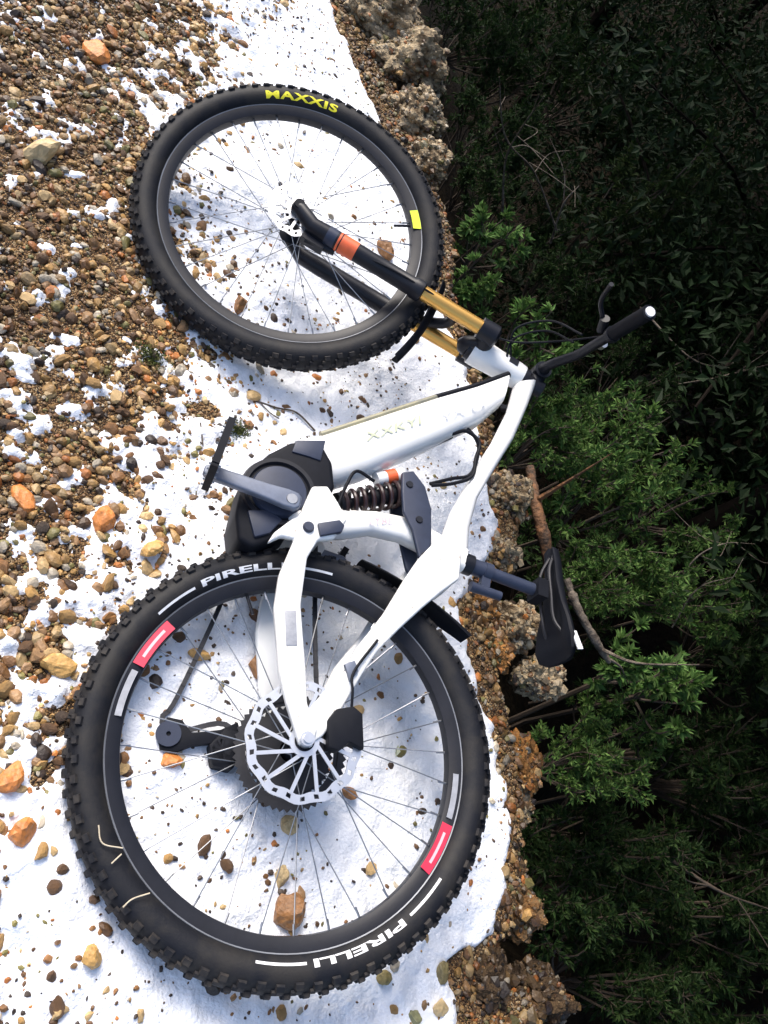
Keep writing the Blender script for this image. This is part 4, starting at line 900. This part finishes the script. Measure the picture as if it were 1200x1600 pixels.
# evergreens added below the bank so their crowns block skylight from the gully
def tree_mesh(seed, low):
    rs = np.random.default_rng(seed); h, r = 8.0, 2.3
    m = MB(); P = curve([(0, 0, 0), (rs.normal() * .1, rs.normal() * .1, h * .4), (rs.normal() * .15, rs.normal() * .15, h)], 6); m.tube(P, np.linspace(0.11, 0.03, len(P)), 10)
    limbs = []
    for k in range(54):
        t = rs.uniform(low, 0.98); a = rs.uniform(0, 6.28); b = np.array([0, 0, h * t]); f = (t - low) / (0.98 - low)
        q = b + np.array([math.cos(a), math.sin(a), rs.uniform(-.1, .35)]) * r * (0.75 + 0.9 * f if f < .33 else 1.30 - 0.95 * f) * rs.uniform(.65, 1)
        C2 = curve([b, (b + q) / 2 + np.array([0, 0, .12]), q], 4); m.tube(C2, np.linspace(0.024, 0.005, len(C2)), 5, cap=False); limbs.append(C2)
    n = 42000; P0 = np.zeros((n, 3)); D0 = unit(rs.normal(size=(n, 3)) + np.array([0, 0, -.1]))
    LA = np.array(limbs); li = rs.integers(len(limbs), size=n); lj = rs.integers(2, LA.shape[1], size=n); P0 = LA[li, lj] + rs.normal(size=(n, 3)) * 0.17
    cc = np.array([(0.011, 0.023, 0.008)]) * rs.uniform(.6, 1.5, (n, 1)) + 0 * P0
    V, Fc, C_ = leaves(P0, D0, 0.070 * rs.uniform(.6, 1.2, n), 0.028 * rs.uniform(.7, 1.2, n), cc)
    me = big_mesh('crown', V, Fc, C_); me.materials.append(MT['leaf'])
    tm = bpy.data.meshes.new('trunk'); tm.from_pydata([tuple(v) for v in m.v], [], m.f); tm.materials.append(MT['darkbark'])
    return tm, me
TREES = {False: [tree_mesh(301, .40), tree_mesh(302, .36)], True: [tree_mesh(303, .16), tree_mesh(304, .18)]}
def tree(x, y, h, r, lab, seed):
    tm, cm = TREES[x > 4][seed % 2]
    o = empty('evergreen_tree', (x, y, float(gz(x, y)) - 0.1)); tag(o, lab, 'tree', 'trees standing in the gully')
    o.scale = (r / 2.3, r / 2.3, h / 8.0); o.rotation_euler = (0, 0, seed * 1.7); link('trunk', tm, o); link('crown', cm, o)
for i, (x, y, h, r, lab) in enumerate([
    (3.5, -0.2, 7.6, 2.6, 'dark evergreen tree rooted in the gully level with the saddle'),
    (3.95, 1.9, 8.2, 2.9, 'dark evergreen tree rooted in the gully behind the pointed sapling'),
    (2.7, -2.0, 7.0, 2.1, 'dark evergreen tree rooted in the gully at lower right'),
    (2.0, 7.0, 7.4, 2.3, 'dark evergreen tree rooted in the gully behind the top clod'),
    (4.3, 3.9, 8.6, 2.9, 'dark evergreen tree right behind the pointed sapling, farther down'),
    (5.4, 1.4, 9.5, 2.6, 'farther evergreen tree on the floor of the gully'),
    (5.4, 4.6, 9.5, 2.6, 'farther evergreen tree behind the top right corner'),
    (5.2, -2.0, 9.2, 2.6, 'farther evergreen tree beyond the lower right'),
    (8.4, 3.0, 9.0, 2.8, 'evergreen tree on the far side of the gully'),
    (8.4, 7.0, 9.0, 2.8, 'evergreen tree on the far side of the gully near the top right corner'),
    (4.6, 8.0, 9.0, 2.6, 'evergreen tree far along the gully'),
    (11.0, 5.2, 9.0, 2.8, 'highest evergreen tree on the far slope'),
    (11.0, 10.0, 9.0, 2.8, 'evergreen tree at the far end of the far slope'),
    (7.6, 10.2, 9.0, 2.8, 'evergreen tree at the far end of the gully'),
    (8.2, -0.6, 9.0, 2.8, 'evergreen tree on the far slope level with the saddle')]):
    tree(x, y, h, r, lab, 300 + i)

# ------------------------------------------------------------------ dead wood and small litter
def branch(name, pts, rad, material, lab, cat, group=None, side=0, seed=0):
    rs = np.random.default_rng(seed); P = curve(pts, 8); k = len(P); m = MB()
    R = np.interp(np.linspace(0, 1, k), np.linspace(0, 1, len(rad)), rad) * (1 + 0.15 * rs.normal(size=k))
    m.tube(P, R, 10); o = m.build(name, material); tag(o, lab, cat, group)
    for i in range(side):
        j = rs.integers(int(k * .25), k - 1); b = P[j]; d = unit(rs.normal(size=3) + np.array([.2, .2, .6])); ln = rs.uniform(.08, .3)
        m = MB(); m.tube(curve([b, b + d * ln * .5 + rs.normal(size=3) * .02, b + d * ln + rs.normal(size=3) * .04], 4), np.linspace(R[j] * .6, 0.0012, 9), 6); m.build('side_twig', material, o)
    return o
A3 = lambda px, py, z: tuple(at(px, py, z))
branch('broken_branch', [A3(828, 730, -.16), A3(838, 790, -.15), A3(850, 840, -.16), A3(862, 900, -.20)], [.013, .017, .021, .016], MT['bark'], 'thick reddish brown broken branch at the bank edge above the saddle', 'branch', side=2, seed=1)
branch('dead_branch', [A3(885, 905, -.22), A3(905, 955, -.22), A3(930, 1000, -.23), A3(952, 1035, -.25)], [.013, .012, .014, .008], MT['deadwood'], 'grey weathered dead branch slanting behind the rear of the saddle', 'branch', side=3, seed=2)
TW = 'bare twigs in the gully'
for i, (pts, r, lab) in enumerate([
    ([(785, 330, -.5), (790, 250, -.3), (815, 200, -.1), (850, 150, .1)], .005, 'bare twig rising right of the front tyre'),
    ([(870, 360, -.6), (835, 270, -.4), (790, 215, -.2), (780, 120, .0)], .005, 'bare forked twig leaning left at upper right of the front wheel'),
    ([(1200, 570, -.5), (1120, 590, -.45), (1060, 600, -.4)], .006, 'bare twig running in from the right border level with the stem'),
    ([(1040, 960, -.5), (1080, 880, -.3), (1130, 850, -.2), (1180, 850, -.2)], .0035, 'thin arching twig near the right border'),
    ([(1050, 980, -.5), (1090, 920, -.35), (1150, 900, -.25)], .003, 'second thin arching twig under the first'),
    ([(860, 380, -.5), (880, 320, -.3), (905, 290, -.2)], .005, 'short pale twig left of the pointed sapling'),
    ([(1000, 480, -.6), (1080, 560, -.5), (1140, 575, -.5)], .005, 'dim twig right of the handlebar end'),
    ([(1030, 1330, -.7), (1120, 1390, -.6), (1200, 1420, -.6)], .007, 'dim fallen twig at lower right'),
    ([(1130, 560, -.8), (1180, 480, -.6), (1200, 400, -.5)], .004, 'faint twig at the right border')]):
    branch('bare_twig', [A3(*p) for p in pts], [r, r * .8, r * .35], MT['deadwood'] if i != 7 else MT['twig'], lab, 'twig', TW, side=3, seed=20 + i)
def gnd(px, py, dz=0.0):
    p = at(px, py, 0); z = float(gz(p[0], p[1])) + max(0.0, float(snow_t(p[0], p[1]))); return np.array([p[0], p[1], z + dz])
for pts, mt_, r, lab in [
    ([(408, 618), (440, 630), (468, 640), (498, 668)], 'twig', .0022, 'dark forked twig on the snow left of the down tube'),
    ([(410, 616), (425, 640), (440, 650)], 'twig', .0016, 'short olive twig crossing the forked twig'),
    ([(318, 655), (322, 690)], 'twig', .0018, 'short dark twig on gravel beside the left pedal')]:
    P = curve([gnd(*p, .004) for p in pts], 6); m = MB(); m.tube(P, r, 6); tag(m.build('twig', MT[mt_]), lab, 'twig')
TY = lambda px, py: BM @ np.array([bk(px, py, .031)[0], .031, bk(px, py, .031)[1]]) + BO + np.array([0, 0, .006])
for pts, lab in [([(152, 1290), (158, 1318), (190, 1326)], 'bent dry straw stuck on the lower left of the rear tyre'), ([(190, 1418), (205, 1405), (232, 1396)], 'short dry straw on the rear tyre below the bent one'), ([(172, 1350), (188, 1335)], 'tiny dry straw between the two longer ones on the rear tyre')]:
    m = MB(); m.tube(curve([TY(*p) for p in pts], 6), .0011, 6); tag(m.build('dry_straw', MT['straw']), lab, 'straw')
def moss(px, py, d, lab):
    p = gnd(px, py); s = d / 2 / F_PX * np.linalg.norm(p - CW); n = 500
    q = RNG.normal(size=(n, 3)) * np.array([s * .5, s * .4, s * .12]); q[:, 2] = np.abs(q[:, 2]); Dn = unit(RNG.normal(size=(n, 3)) + np.array([0, 0, 1.0]))
    cc = np.array([(0.085, 0.10, 0.02)]) * RNG.uniform(.4, 1.4, (n, 1)) + 0 * q
    V, Fc, C_ = leaves(q, Dn, np.full(n, .008), np.full(n, .0028), cc); me = big_mesh('moss_tuft', V, Fc, C_); me.materials.append(MT['moss'])
    o = tag(link('moss_tuft', me), lab, 'moss'); o.location = p
moss(243, 545, 48, 'green moss tuft on the gravel below left of the front tyre'); moss(376, 665, 36, 'small moss tuft on snow above the left pedal')
m = MB(); p = gnd(615, 1175, .004); m.add([p + np.array(q) for q in [(-.004, -.012, 0), (.006, -.002, .003), (.003, .012, .001), (-.006, .002, .004)]], [(0, 1, 2), (0, 2, 3)])
b_ = m.build('fallen_leaf', MT['olive']); tag(b_, 'small olive leaf on snow inside the right of the rear wheel', 'leaf')
